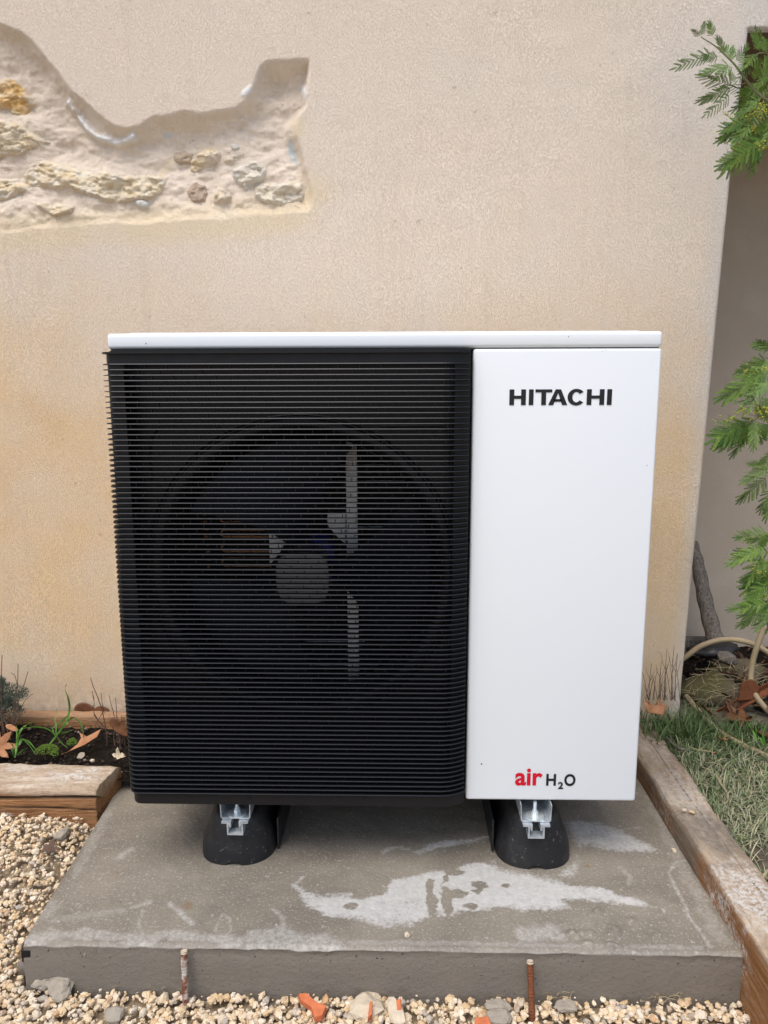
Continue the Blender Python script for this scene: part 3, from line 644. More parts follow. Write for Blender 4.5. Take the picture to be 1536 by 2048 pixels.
# white lid: rounded front edge, slight raised middle
b = MB(); b.box(UX0, UX1, YF, YF+DEP, LIDZ, UZ1-.003); lid = part(b, 'top_cover', M['white'], smooth=True, bevel=.006, bseg=4)
b = MB(); b.box(UX0+.035, UX1-.035, YF+.012, YF+DEP-.02, UZ1-.006, UZ1-.0012); part(b, 'raised_panel', M['white'], lid, smooth=True, bevel=.003)
# white service panel on the right and the shell round the back
b = MB(); b.box(SEAM+.002, UX1, YF, YF+.28, UZ0, LIDZ-.0020); sp = part(b, 'service_panel', M['white'], smooth=True, bevel=.005, bseg=4)
b = MB(); b.box(UX0, UX0+.003, YF+.03, YF+DEP, UZ0+.006, LIDZ-.003); b.box(UX0+.003, UX1-.002, YF+DEP-.003, YF+DEP, UZ0+.006, LIDZ-.003); b.box(UX1-.004, UX1-.001, YF+.282, YF+DEP-.003, UZ0+.006, LIDZ-.003)
part(b, 'rear_casing', M['white'], bevel=.0008, bseg=1)
b = MB(); b.box(UX0+.004, UX1-.008, YF+.02, YF+DEP-.005, UZ0+.002, UZ0+.010); part(b, 'base_pan', M['blackmetal'])
b = MB(); b.box(UX0+.004, UX0+.006, YF+.01, YF+DEP-.006, UZ0+.011, LIDZ-.004); b.box(SEAM-.004, SEAM-.002, YF+.01, YF+DEP-.006, UZ0+.011, LIDZ-.004); b.box(UX0+.007, SEAM-.005, YF+.01, YF+DEP-.006, LIDZ-.008, LIDZ-.005)
part(b, 'added_dark_lining', M['inner'])  # black lining added so the white casing reflects less light inside
b = MB(); b.box(UX0+.004, UX1-.004, YF+.006, YF+.02, LIDZ-.0027, LIDZ+.002); part(b, 'lid_gasket', M['seam'])
# black front sheet with the round fan opening
FC = atY(606, 1140, YF+.03); FR = .250
def ring_plate():
    v = []; f = []; n = 96; x0, x1, z0, z1 = UX0+.007, SEAM-.005, UZ0+.012, LIDZ-.009; y = YF+.02
    for k in range(n):
        a = 2*math.pi*k/n; c, s = math.cos(a), math.sin(a)
        prof = [(FR, y+.055), (FR+.001, y+.02), (FR+.006, y+.003), (FR+.012, y-.004), (FR+.020, y-.006), (FR+.028, y-.004), (FR+.031, y+.001), (FR+.034, y+.001), (FR+.036, y-.002), (FR+.038, y)]
        for r, yy in prof: v.append((FC.x+c*r, yy, FC.z+s*r))
        tx = ((x1-FC.x) if c > 0 else (FC.x-x0))/max(abs(c), 1e-6); tz = ((z1-FC.z) if s > 0 else (FC.z-z0))/max(abs(s), 1e-6); t = min(tx, tz)
        t = max(t, FR+.0385) if False else t
        v.append((FC.x+c*max(t, .01), y, FC.z+s*max(t, .01)))
    m = 11
    for k in range(n):
        for j in range(m-1):
            a, b_ = k*m+j, ((k+1) % n)*m+j; f.append((a, b_, b_+1, a+1))
    return v, f
v, f = ring_plate(); b = MB(); b.add(v, f); shroud = part(b, 'fan_shroud', M['blackmetal'], smooth=True)
emb = [atY(*p, YF+.018) for p in [(302,960),(300,910),(302,880),(312,862),(328,856),(440,854)]]; b = MB(); b.tube(spline([p+Vector((0, 0, 0)) for p in emb], 6), .0022, 6); part(b, 'embossed_bead', M['blackmetal'], shroud, smooth=True); b = MB()
emb = [atY(*p, YF+.018) for p in [(762,853),(875,853),(892,862),(900,885),(902,930)]]; b.tube(spline(emb, 6), .0022, 6); part(b, 'embossed_bead', M['blackmetal'], shroud, smooth=True)
# coil, tubes, motor bracket
b = MB(); b.box(UX0+.007, SEAM-.005, YF+.30, YF+.33, UZ0+.011, LIDZ-.01)
coil = part(b, 'heat_exchanger', M['inner'])
YC = YF+.285
for k in range(8):
    z = atY(480, 1030+k*14.5, YC).z; x0 = atY(418, 1030, YC).x; x1 = atY(538, 1030, YC).x
    if k % 2 == 0:
        xb = atY(446, 1030, YC).x; z2 = atY(480, 1030+(k+1)*14.5, YC).z
        pts_ = [Vector((x1, YC, z))]+[Vector((xb-.006*math.sin(math.pi*q/6), YC, z+(z2-z)*q/6)) for q in range(7)]+[Vector((x1, YC, z2))]
        bb = MB(); bb.tube(pts_, .0028, 6); part(bb, 'hairpin_tube', M['copper'], coil, smooth=True)
for k in range(17):
    z = atY(415, 968+k*15, YC).z; xq = atY(405+k*.7, 1000, YC).x; bb = MB(); bb.tube([(xq-.003, YC-.004, z), (xq+.005, YC-.004, z)], .003, 6); part(bb, 'tube_end', M['copper'], coil, smooth=True)
for (p0, p1, yy) in [(620,800,930),(630,790,945),(640,830,962),(650,800,1015),(700,800,1027),(690,780,1054),(700,760,1068),(450,540,1130),(600,700,1248),(610,730,1283),(600,740,1297),(590,760,1330)]:
    a, c = atY(p0, yy, YC), atY(p1, yy, YC); bb = MB(); bb.tube([a, c], .0016, 5); part(bb, 'coil_tube', M['zinc'], coil, smooth=True)
YM = YF+.17
def quadpx(px, y0, y1): return [(atY(a, b_, YM).x, atY(a, b_, YM).z) for a, b_ in px]
b = MB(); b.prism(quadpx([(691,882),(713,882),(719,1400),(697,1400)], 0, 0), YM, YM+.012); b.prism(quadpx([(655,1025),(691,1025),(691,1088),(672,1070),(655,1050)], 0, 0), YM-.004, YM+.010)
b.prism(quadpx([(500,882),(518,882),(522,1400),(504,1400)], 0, 0), YM+.02, YM+.03) if False else None
b.prism(quadpx([(538,1040),(548,1044),(572,1082),(563,1100),(552,1115),(540,1130)], 0, 0), YM-.004, YM+.010); part(b, 'motor_bracket', M['greymetal'], bevel=.001, bseg=1)
HC = atY(606, 1155, YF+.06)
b = MB(); b.tube([(HC.x+.006, YM-.06, HC.z+.012), (HC.x+.006, YM+.03, HC.z+.012)], .050, 24); part(b, 'fan_motor', M['blue'], smooth=True)
fan = part(MB().tube([(FC.x, YF+.062, FC.z-.004), (FC.x, YF+.10, FC.z-.004)], .045, 24), 'fan', M['blade'], smooth=True)
sq = []
for k in range(40):
    a = 2*math.pi*k/40; c, s = math.cos(a), math.sin(a); p_ = 3.4; r = .0505/((abs(c)**p_+abs(s)**p_)**(1/p_)); sq.append((HC.x+r*c*(1-.05*(s < -.2)*abs(s)), HC.z+r*s))
part(MB().prism(sq, YF+.05, YF+.061), 'hub_cap', M['hub'], fan, smooth=True, bevel=.003)
for q in range(3):
    v = []; f = []; nr, na = 9, 13
    for i in range(nr):
        t = i/(nr-1); r = .042+(FR-.012-.042)*t; a0 = math.radians(5+45*t-16*t*t); a1 = math.radians(-30-22*t**.7)
        for j in range(na):
            u = j/(na-1); a = a0+(a1-a0)*u+math.radians(120*q); yy = YF+.085+.05*(u-.5)-.006*math.sin(u*math.pi)
            v.append((FC.x+r*math.cos(a), yy, FC.z+r*math.sin(a)))
    m = nr*na; v += [(a, b_+.003, c) for a, b_, c in v]
    for i in range(nr-1):
        for j in range(na-1):
            p = i*na+j; f += [(p, p+1, p+na+1, p+na), (p+m, p+m+na, p+m+na+1, p+m+1)]
    rim = [i*na for i in range(nr)]+[(nr-1)*na+j for j in range(1, na)]+[i*na+na-1 for i in range(nr-2, -1, -1)]+[j for j in range(na-2, 0, -1)]
    f += [(rim[k], rim[(k+1) % len(rim)], rim[(k+1) % len(rim)]+m, rim[k]+m) for k in range(len(rim))]
    bb = MB(); bb.add(v, f); part(bb, 'blade', M['blade'], fan, smooth=True)
# grille: frame with returns, 81 louvre fins on curved plan, staggered ribs
GZ1 = atY(560, 706, YF-.03).z; GZ0 = atY(600, 1608, YF-.022).z; GT = atY(560, 727, YF-.034).z; GB = atY(600, 1588, YF-.030).z
xl, xr = UX0-.001, SEAM-.003
def plan(off, tipx=0):                       # plan curve of the grille, moved outward by off
    yf_ = YF-.024-off; pts_ = []
    for k in range(6):
        a = math.pi/2*k/5; pts_.append((xl-off*.7-tipx+.022*(1-math.sin(a)) if False else xl-off*.75+.022*(1-math.cos(a)), YF+.006-(YF+.006-yf_)*math.sin(a)))
    pts_.append(((xl+xr)/2, yf_))
    for k in range(6):
        t = k/5; pts_.append((xr-.046+.046*t, yf_+.017*t*t))
    return pts_
def strip(mb, o0, o1, z0, z1, o1t=None):      # solid strip between two plan curves
    A, B = plan(o1), plan(o0); n = len(A); v = []
    A2 = plan(o1t) if o1t is not None else A
    for z, A_ in ((z0, A), (z1, A2)):
        v += [(x, y, z) for x, y in A_]+[(x, y, z) for x, y in B]
    f = []
    for i in range(n-1):
        f += [(i, i+1, i+2*n+1, i+2*n), (i+n+1, i+n, i+3*n, i+3*n+1), (i+2*n, i+2*n+1, i+3*n+1, i+3*n), (i+1, i, i+n, i+n+1)]
    f += [(0, 2*n, 3*n, n), (n-1, 2*n-1, 4*n-1, 3*n-1)]
    return mb.add(v, f)
b = MB(); strip(b, -.004, .001, GT, GZ1)                       # top rail
strip(b, -.010, .008, GZ1, GZ1+.003); strip(b, -.016, -.006, GZ1+.003, LIDZ-.003)
strip(b, -.004, .002, GZ0, GB)
# left and right upright strips
A = plan(0); B = plan(-.004)
def upright(ia, ib, extra=None):
    pa = A[ia:ib]+([extra] if extra else []); pb = B[ia:ib]+([(extra[0], extra[1]+.004)] if extra else [])
    n = len(pa); v = [(x, y, z) for z in (GB+.0005, GT-.0005) for x, y in pa+pb]; m = 2*n; f = []
    for i in range(n-1): f += [(i, i+1, i+1+m, i+m), (i+n+1, i+n, i+n+m, i+n+1+m)]
    f += [(0, m, m+n, n), (n-1, 2*n-1, m+2*n-1, m+n-1)]; b.add(v, f)
upright(0, 6, (xl+.036, YF-.024)); upright(9, 13)
grille = part(b, 'grille', M['black'], smooth=True)
NF = 87; fin_me = None
for k in range(NF):
    z = GB+(GT-GB)*(k+.0)/(NF-1)
    if fin_me is None:
        mb = MB(); strip(mb, -.003, .0085, -.0007, .0007, .0078); o = mb.build('fin', M['fin'], None, smooth=False); fin_me = o.data; fo = o; fin_me.materials.append(M['fin_edge_glint'])
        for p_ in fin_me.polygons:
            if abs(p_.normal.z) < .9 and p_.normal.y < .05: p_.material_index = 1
    else:
        o = fo.copy(); COL.objects.link(o)
    o.parent = grille; o.location = (0, 0, z)
# the ribs are joined
b = MB(); pitch = .0365; gy0, gy1 = YF-.024-.002, YF-.024+.003
for k in range(NF-1):
    z0 = GB+(GT-GB)*k/(NF-1)+.0008; z1 = z0+(GT-GB)/(NF-1)-.0016; off = (k*.353) % 1
    x = xl+.038+off*pitch
    while x < xr-.030: b.box(x-.0006, x+.0006, gy0, gy1, z0, z1); x += pitch
rb = part(b, 'cross_ribs', M['black'], grille); tag(rb, kind='stuff')
# screw recesses on the bottom rail and slots behind the uprights
for px in (498, 728): c = atY(px, 1594, YF-.026); part(MB().tube([(c.x, YF-.0265, c.z), (c.x, YF-.0240, c.z)], .0055, 20), 'screw_hole', M['inner'], grille)
for px in (370, 600, 842): c = atY(px, 1589, YF-.026); part(MB().box(c.x-.012, c.x+.012, YF-.0268, YF-.024, c.z-.0016, c.z+.0016), 'rail_slot', M['inner'], grille)
for py in (800, 1048, 1278, 1500):
    c = atY(239, py, YF-.024); zz = c.z; part(MB().box(xl+.022, xl+.034, YF-.0246, YF-.02, zz-.004, zz+.004), 'clip_slot', M['inner'], grille)
# lettering
def letters(polys, mapf, name, mat, thick=.0006):
    b = MB()
    for (outer) in polys:
        b.add([(*((lambda q: (q[0], YF-thick-.0002, q[1]))(mapf(*p))),) for p in outer], [tuple(range(len(outer)))])
    o = part(b, name, mat, sp); return o
P0 = atY(900+395/3.339, 640+570/3.339, YF); P1 = atY(900+1078/3.339, 640+565/3.339, YF); HZ = (atY(900+700/3.339, 640+463/3.339, YF).z-atY(900+700/3.339, 640+568/3.339, YF).z)
def mapH(x, y): return (P0.x+(P1.x-P0.x)*(x-395)/683.0, (P0.z+P1.z)/2+HZ*(1-y))
def R_(x0, x1, y0, y1): return [(x0, y0), (x1, y0), (x1, y1), (x0, y1)]
LT = [R_(395,427,0,1), R_(473,505,0,1), R_(427,473,.40,.60), R_(525,556,0,1), R_(568,680,0,.19), R_(608,640,.19,1)]
LT += [[(655,1),(703,0),(720,0),(720,.23),(689,1)], [(720,0),(738,0),(783,1),(748,1),(720,.23)], R_(692,746,.62,.79)]
cc = []; ci = []
for k in range(25):
    a = math.radians(38+284*k/24); cc.append((842+59*math.cos(a), .5-.53*math.sin(a))); ci.append((842+27*math.cos(a), .5-.33*math.sin(a)))
for k in range(24): LT.append([cc[k], cc[k+1], ci[k+1], ci[k]])
LT += [R_(911,943,0,1), R_(996,1028,0,1), R_(943,996,.40,.60), R_(1046,1078,0,1)]
letters(LT, mapH, 'brand_lettering', M['ink'])
def word(txt, box, mat, bold):
    """box = x0,x1,y_top,y_base in photo pixels"""
    cu = bpy.data.curves.new('word', 'FONT'); cu.body = txt; cu.size = 1; cu.offset = bold; cu.resolution_u = 6
    ob = bpy.data.objects.new('word', cu); COL.objects.link(ob); bpy.context.view_layer.update()
    me = bpy.data.meshes.new_from_object(ob.evaluated_get(bpy.context.evaluated_depsgraph_get())); bpy.data.objects.remove(ob)
    V = np.array([v.co[:] for v in me.vertices]); a = V.min(0); c = V.max(0)
    p0 = atY(box[0], box[3], YF); p1 = atY(box[1], box[2], YF)
    for v in me.vertices: v.co = (p0.x+(p1.x-p0.x)*(v.co.x-a[0])/(c[0]-a[0]), YF-.0008, p0.z+(p1.z-p0.z)*(v.co.y-a[1])/(c[1]-a[1]))
    me.materials.clear(); me.name = 'product_lettering'; o = link('product_lettering', me, mat); o.parent = sp; return o
q = lambda x: 940+x/5.908
r_ = lambda y: 1500+y/5.908
word('air', (q(530), q(860), r_(218), r_(418)), M['red'], .026)
word('H', (q(897), q(1018), r_(281), r_(419)), M['ink'], .03); word('2', (q(1037), q(1103), r_(376), r_(459)), M['ink'], .035); word('O', (q(1110), q(1249), r_(282), r_(424)), M['ink'], .03)
for (px, py, s) in [(1212,700,.6),(963,1528,1.6),(292,687,1),(1137,673,.8),(1294,931,.7),(1307,1292,.6),(1205,702,.5)]:
    c = atY(px, py, YF); b = MB(); b.prism([(c.x+.0009*s*math.cos(k), c.z+.0012*s*math.sin(k)) for k in range(0, 6)], YF-.0005, YF+.001); part(b, 'paint_chip', M['seam'])

# ------------------------------------------------------------------ rubber feet, rails, brackets
def foot(cx, label, fc_px):
    v = []; f = []; lv = [(0, .0745, 0), (.012, .0745, .000), (.026, .0725, .002), (.050, .065, .005), (.076, .055, .010), (.090, .050, .015), (.0955, .046, .021), (.097, .040, .030)]
    n = 96; y0, y1 = 1.293, 1.760
    for (z, hw, ins) in lv:
        for k in range(n):
            a = 2*math.pi*k/n; c, s = math.cos(a), math.sin(a); e_ = 2.6
            ux = (abs(c)**(2/e_))*math.copysign(1, c); uy = (abs(s)**(2/e_))*math.copysign(1, s)
            cyl = .075-ins*.3; yy = (y0+ins+cyl-cyl*abs(uy)) if s < 0 else (y1-ins-cyl+cyl*abs(uy))
            v.append((cx+ux*hw-0, yy, z))
    m = len(lv)
    for i in range(m-1):
        for k in range(n): a, c = i*n+k, i*n+(k+1) % n; f.append((a, c, c+n, a+n))
    f.append(tuple(range((m-1)*n, m*n)))
    v = [(x, y, z+(.007 if (z < .001 and abs(x-cx) < .011 and y < 1.35) else 0)) for x, y, z in v]
    b = MB(); b.add(v, f); t = part(b, 'rubber_foot', M['rubber'], smooth=True); bpy.context.view_layer.update()
    def under(o, par): o.parent = par; return o
    bb = MB()                                # moulded side flange
    for s in ((1,) if cx < 0 else (-1,)):
        bb = MB(); bb.box(cx+s*.079-.002, cx+s*.079+.002, 1.345, 1.72, .001, .070); under(bb.build('side_flange', M['rubber'], bevel=.001), t)
    rx = atY(fc_px, 1650, 1.285).x
    w, zt, zb = .0155, .1000, .072; ch = [(rx-w, zt-.004), (rx-w, zb), (rx+w, zb), (rx+w, zt-.004), (rx+w+.010, zt-.004), (rx+w+.010, zt), (rx+w-.008, zt), (rx+w-.008, zt-.012), (rx+w-.005, zt-.012), (rx+w-.003, zt-.004), (rx+w-.003, zb+.003), (rx-w+.003, zb+.003), (rx-w+.003, zt-.004), (rx-w+.005, zt-.012), (rx-w+.008, zt-.012), (rx-w+.008, zt), (rx-w-.010, zt), (rx-w-.010, zt-.004)]
    b = MB(); b.prism(ch, 1.283, 1.74); under(b.build('aluminium_rail', M['zinc']), t)
    b = MB(); u = .0285; b.prism([(rx-u-.001, .136), (rx-u, .104), (rx-u+.003, .1012), (rx+u-.003, .1012), (rx+u, .104), (rx+u+.001, .136), (rx+u-.001, .136), (rx+u-.002, .105), (rx+u-.004, .1032), (rx-u+.004, .1032), (rx-u+.002, .105), (rx-u+.001-.0005, .136)], 1.291, 1.70)
    under(b.build('channel_bracket', M['zinc']), t)
    b = MB(); b.tube([(rx, 1.306, .1034), (rx, 1.306, .1054)], .0175, 24); wsh = b.build('washer', M['zincbolt'], smooth=True); under(wsh, t)
    b = MB(); b.tube([(rx, 1.306, .1056), (rx, 1.306, .1135)], .0068, 6); b.tube([(rx, 1.306, .1137), (rx, 1.306, .1175)], .0050, 6); under(b.build('nut', M['zincbolt']), t)
    pr = []
    for k in range(22): pr.append((.1177+k*.0008, .0036 if k % 2 else .0031))
    b = MB(); b.tube([(rx, 1.306, z) for z, _ in pr], [r for _, r in pr], 10); under(b.build('bolt', M['zincbolt'], smooth=False), t)
    b = MB(); b.box(UX0+.02 if False else rx-.022, rx+.022, 1.33, 1.68, .1362, .1412); under(b.build('support_plate', M['blackmetal']), t)
    return t
foot(-.325, '', 470); foot(.262, '', 1073)

# ------------------------------------------------------------------ rebar pins
def rebar(px0, py0, px1, py1, label, mt='rebar'):
    y = 1.068; p1 = atZ(px1, py1, -.085); p1.y = min(p1.y, 1.06); p0 = atY(px0, py0, 1.070)
    d = (p1-p0); pts_ = [p0+d*t for t in np.linspace(0, 1.25, 60)]; rs = [.0050+(.0007 if (i % 3 == 0) else 0)-.0004*math.sin(i*.4) for i in range(60)]
    b = MB(); b.tube(pts_, rs, 9); o = b.build('rebar_pin', M[mt], smooth=True); tag(o, label, 'rebar pin', 'rusty rebar pins in front of the slab')
    b = MB(); b.tube([p0-d.normalized()*.0005, p0-d.normalized()*-.003], [.0052, .0058], 9); b.build('lime_cap', M['beigestone'], o, smooth=True)
rebar(368, 1902, 377, 1988, 'pale rusty rebar pin by the slab front, below the louvred grille'); rebar(1060, 1922, 1064, 2030, 'dark rusty rebar pin by the slab front, below the red lettering', 'rust')

# ------------------------------------------------------------------ loose stones and brick bits
def loose(px, py, wpx, hpx, mat, name, label, cat, seed, sq=.55, z=-.075, grp=None, sub=2):
    c = atZ(px, py, z); sc = (c-Vector((0, 0, CZ))).length/1480
    V, F = stone_proto(seed, sub, (1, .8, sq)); V = V/np.abs(V).max(0); V = V*np.array([wpx*sc/2, hpx*sc/2*1.15, max(.004, sq*wpx*sc/2)])
    V += (.06 if 'lump' not in name else .16)*wpx*sc*np.stack([fbm(V[:, 1]*90, V[:, 2]*90, 2, seed), fbm(V[:, 0]*90, V[:, 2]*90, 2, seed+1), fbm(V[:, 0]*90, V[:, 1]*90, 2, seed+2)], -1)
    o = mesh_np(name, V, F, mat, None, False); o.location = c; o.rotation_euler = (0, 0, .3*math.sin(seed)); tag(o, label, cat, grp); return o
loose(733, 1992+20, 70, 56, M['beigestone'], 'stone', 'large tan stone in the gravel between the brick pieces', 'stone', 101, .45, z=-.082)
loose(790, 2022, 30, 44, M['beigestone'], 'stone', 'upright tan stone right of the thin brick sliver', 'stone', 102, .7)
loose(228, 2026, 34, 30, M['greystone'], 'stone', 'rounded pale grey stone in the front left gravel', 'stone', 103, .6)
loose(127, 1962, 62, 50, M['greystone'], 'concrete_lump', 'crumbly grey concrete lump against the slab front left', 'concrete lump', 104, .7, sub=3)
loose(95, 1958, 44, 38, M['greystone'], 'concrete_lump', 'smaller grey concrete lump at the slab front corner', 'concrete lump', 105, .6, sub=3)
loose(124, 1986, 28, 26, M['greystone'], 'stone', 'light grey stone below the concrete lumps', 'stone', 106, .6)
loose(998, 2012, 44, 26, M['greystone'], 'stone', 'flat grey stone left of the dark rebar pin', 'stone', 107, .3)
loose(1132, 2012, 34, 26, M['greystone'], 'stone', 'flat grey stone right of the dark rebar pin', 'stone', 108, .3)
loose(998, 2035, 44, 30, M['greystone'], 'stone', 'grey speckled stone at the lower edge left of the dark rebar pin', 'stone', 109, .5)
loose(122, 1670, 22, 34, M['greystone'], 'stone', 'upright blue grey stone in the left gravel near the sleeper', 'stone', 110, .9, .004)
loose(170, 1970-60, 4, 4, M['greystone'], 'pebble', 'tiny pebble on the slab front left corner area', 'pebble', 111, .6, .002)
loose(815, 1869, 11, 10, M['beigestone'], 'pebble', 'small cream pebble on the slab in front of the white stain', 'pebble', 112, .6, .003)
loose(1348, 1700, 9, 9, M['beigestone'], 'pebble', 'small cream pebble on the slab near the right sleeper', 'pebble', 113, .6, .003)
loose(1383, 1624, 11, 9, M['gravel'], 'pebble', 'yellowish pebble on top of the right sleeper', 'pebble', 114, .6, .062)
loose(1368, 1621, 9, 5, M['beigestone'], 'pebble', 'flat pale pebble on the right sleeper beside the yellowish one', 'pebble', 115, .4, .061)
loose(184, 1521, 9, 6, M['beigestone'], 'pebble', 'white pebble on the back edge of the left sleeper', 'pebble', 116, .7, .064)
loose(162, 1512, 16, 14, M['greystone'], 'stone', 'grey stone in the dark soil under the orange leaf', 'stone', 117, .7, .055)
def shard(poly, z, th, name, mat, label, cat, rz=(0, 0)):
    P = [atZ(a, b_, z) for a, b_ in poly]; c = sum(P, Vector())/len(P); b = MB(); n = len(P)
    vs = [(p.x-c.x, p.y-c.y, 0) for p in P]+[((p.x-c.x)*.9, (p.y-c.y)*.9, th) for p in P]
    b.add(vs, [tuple(range(n)), tuple(range(n, 2*n))]+[(i, (i+1) % n, (i+1) % n+n, i+n) for i in range(n)])
    o = b.build(name, mat, bevel=.0012, bseg=2); o.location = c; o.rotation_euler = (rz[0], rz[1], 0); tag(o, label, cat); return o
shard([(594,2000),(612,1998),(632,2012),(655,2018),(646,2036),(630,2040),(622,2022),(600,2012)], -.074, .012, 'brick_piece', M['brick'], 'largest broken red brick piece in the front gravel', 'brick piece', (.25, .1))
shard([(738,2014),(744,2012),(744,2036),(735,2044)], -.074, .012, 'brick_piece', M['brick'], 'thin red brick sliver touching the large tan stone', 'brick piece', (.2, .1))
shard([(792,2008),(802,2004),(803,2024),(794,2026)], -.074, .010, 'brick_piece', M['brick'], 'small red brick bit at the top of the upright tan stone', 'brick piece', (.3, 0))
shard([(950,2044),(978,2042),(984,2060),(946,2062)], -.078, .010, 'brick_piece', M['brick'], 'red brick piece cut by the lower edge of the picture', 'brick piece')

# ------------------------------------------------------------------ grass of the lawn
def blades(n, region, zf, l0, l1, w, lay, tone, name, mat, label, seed, dens=None):
    r = np.random.RandomState(seed); x = []; 
    X = r.uniform(region[0], region[1], n*2); Y = r.uniform(region[2], region[3], n*2)
    keep = dens(X, Y) > r.rand(n*2); X, Y = X[keep][:n], Y[keep][:n]; n = len(X)
    Z = zf(X, Y); L = r.uniform(l0, l1, n); A = r.uniform(0, 6.283, n)+.8*fbm(X*10, Y*10, 2, seed)*3; el0 = r.uniform(.5, 1.35, n); el1 = el0-r.uniform(.3, lay, n); W_ = w*r.uniform(.6, 1.3, n)
    S_ = 4; P = np.stack([X, Y, Z], -1); V = []; 
    sx, sy = -np.sin(A), np.cos(A); pos = P.copy()
    for k in range(S_+1):
        t = k/S_; wd = W_*(1-t**2*.9)
        V.append(np.stack([pos[:, 0]-sx*wd, pos[:, 1]-sy*wd, pos[:, 2]], -1)); V.append(np.stack([pos[:, 0]+sx*wd, pos[:, 1]+sy*wd, pos[:, 2]+wd*.3], -1))
        e = el0+(el1-el0)*t; st = L/S_; pos = pos+np.stack([np.cos(A)*np.cos(e)*st, np.sin(A)*np.cos(e)*st, np.sin(e)*st], -1); pos[:, 2] = np.maximum(pos[:, 2], Z+.004)
    V = np.stack(V, 1).reshape(-1, 3); b0 = np.arange(n)*(2*S_+2)
    F = np.concatenate([np.stack([b0+2*k, b0+2*k+1, b0+2*k+3, b0+2*k+2], -1) for k in range(S_)])
    T = np.repeat(np.clip(tone(X, Y)+.22*r.normal(size=n), 0, 1), 2*S_+2)
    o = mesh_np(name, V, F, mat, None, True, {'tone': T}); tag(o, label, kind='stuff'); return o
dn = lambda X, Y: np.where((X > .655) & ((Y < 1.80) | (X < edge_x(0)-.0)) & (Y < 1.835), np.clip(.95+.9*fbm(X*5, Y*5, 3, 44)-1.3*sm(1-(np.hypot((X-.70)/.06, (Y-1.30)/.10)))-.8*sm((X-.98)/.1)*sm((Y-1.66)/.1), 0, 1), 0)
blades(26000, (.65, 1.7, .95, 1.84), lawn_z, .018, .052, .0012, 2.1, lambda X, Y: .60+.40*fbm(X*4, Y*4, 3, 12)-.30*sm((Y-1.6)/.2)+.15*sm((1.4-Y)/.2), 'lawn_grass', M['grass'], 'rough matted grass right of the sleeper', 5, dn)
blades(320, (.56, .80, 1.70, 1.835), lambda X, Y: 0*X+.045, .05, .115, .0012, .9, lambda X, Y: .25+0*X, 'tall_grass', M['grass'], 'taller green grass at the wall foot behind the sleeper', 6, lambda X, Y: np.where(X > .60, 1, .0))
blades(500, (-.93, -.70, 1.0, 1.08), lambda X, Y: gravel_z(X, Y)+.002, .01, .02, .0005, 1.2, lambda X, Y: .9+0*X, 'dry_grass_wisps', M['grass'], 'dry grass wisps by the slab front', 7, lambda X, Y: np.where((X > -.55), 1, .02))
r = np.random.RandomState(3); b = MB()
for cx, cy in [(258, 1965), (330, 1968), (1345, 1990), (1320, 2000), (1110, 1990)]:
    c = atZ(cx, cy, -.08)
    for k in range(16):
        a = r.uniform(0, 6.28); l = r.uniform(.01, .03); p = c+Vector((r.normal()*.012, min(r.normal()*.006, .004), 0)); b.tube(spline([p, p+Vector((math.cos(a)*l*.5, math.sin(a)*l*.2-.002, l*.35)), p+Vector((math.cos(a)*l, math.sin(a)*l*.3-.004, l*.3))], 3), .0004, 3)
tag(b.build('dry_wisps', M['straw'], smooth=True), 'wisps of dry root and straw along the foot of the slab', kind='stuff')

# ------------------------------------------------------------------ mimosa: fronds, stems, buds
def frond_mesh(seed, L=.10, npair=10, curl=.25):
    r = np.random.RandomState(seed); V = []; F = []; T = []
    def quad(p, d, n, l, w, tone):
        k = len(V); s = d.cross(n).normalized()*w; V.extend([p-s*.4, p+d*l*.5-s, p+d*l, p+d*l*.5+s]); F.append((k, k+1, k+2, k+3)); T.extend([tone]*4)
    N = Vector((0, 0, 1)); up0 = r.uniform(-.1, .1)
    for i in range(npair+1):
        t = .22+.78*i/npair; p = Vector((L*t, 0, -curl*L*t*t)); sides = (1, -1) if i < npair else (0,)
        for s in sides:
            ang = math.radians((62-38*t)+r.normal()*5) if s else 0; pl = L*.50*(1-.45*t**2)*(1-.25*(1-t))*r.uniform(.85, 1.1)
            d = Vector((math.cos(ang), s*math.sin(ang), r.normal()*.12)).normalized(); side = N.cross(d).normalized(); dr = -r.uniform(.1, .5)
            nl = 15; tone = min(1, max(0, .5+.22*r.normal()))
            k = len(V); w0 = .00035
            V.extend([p-side*w0, p+side*w0, p+d*pl+N*dr*pl*.25+side*w0, p+d*pl+N*dr*pl*.25-side*w0]); F.append((k, k+1, k+2, k+3)); T.extend([.9]*4)
            for j in range(nl):
                u = (j+.4)/nl; q_ = p+d*pl*u+N*(dr*pl*.25*u*u); ll = .0046*(1-.45*abs(u-.45)*1.6)
                for ss in (1, -1):
                    dd = (d*.55+side*ss*.85+N*r.normal()*.12).normalized(); quad(q_, dd, N, ll, .0013, min(1, max(0, tone+.12*r.normal())))
    k = len(V)
    for i in range(6):                       # rachis
        a, c = i/6, (i+1)/6; w = .0006; p, q_ = Vector((L*a, 0, -curl*L*a*a-.0003)), Vector((L*c, 0, -curl*L*c*c-.0003)); k = len(V)
        V.extend([p+Vector((0, -w, 0)), q_+Vector((0, -w, 0)), q_+Vector((0, w, 0)), p+Vector((0, w, 0))]); F.append((k, k+1, k+2, k+3)); T.extend([1]*4)
    me = bpy.data.meshes.new('frond'); me.from_pydata([v[:] for v in V], [], F); me.materials.append(M['frond'])
    at_ = me.attributes.new('tone', 'FLOAT', 'POINT'); at_.data.foreach_set('value', np.array(T, float)); return me
fm = [frond_mesh(60+i, .10, n, c) for i, (n, c) in enumerate([(11, .15), (10, .35), (12, .25), (8, .6), (10, -.1)])]
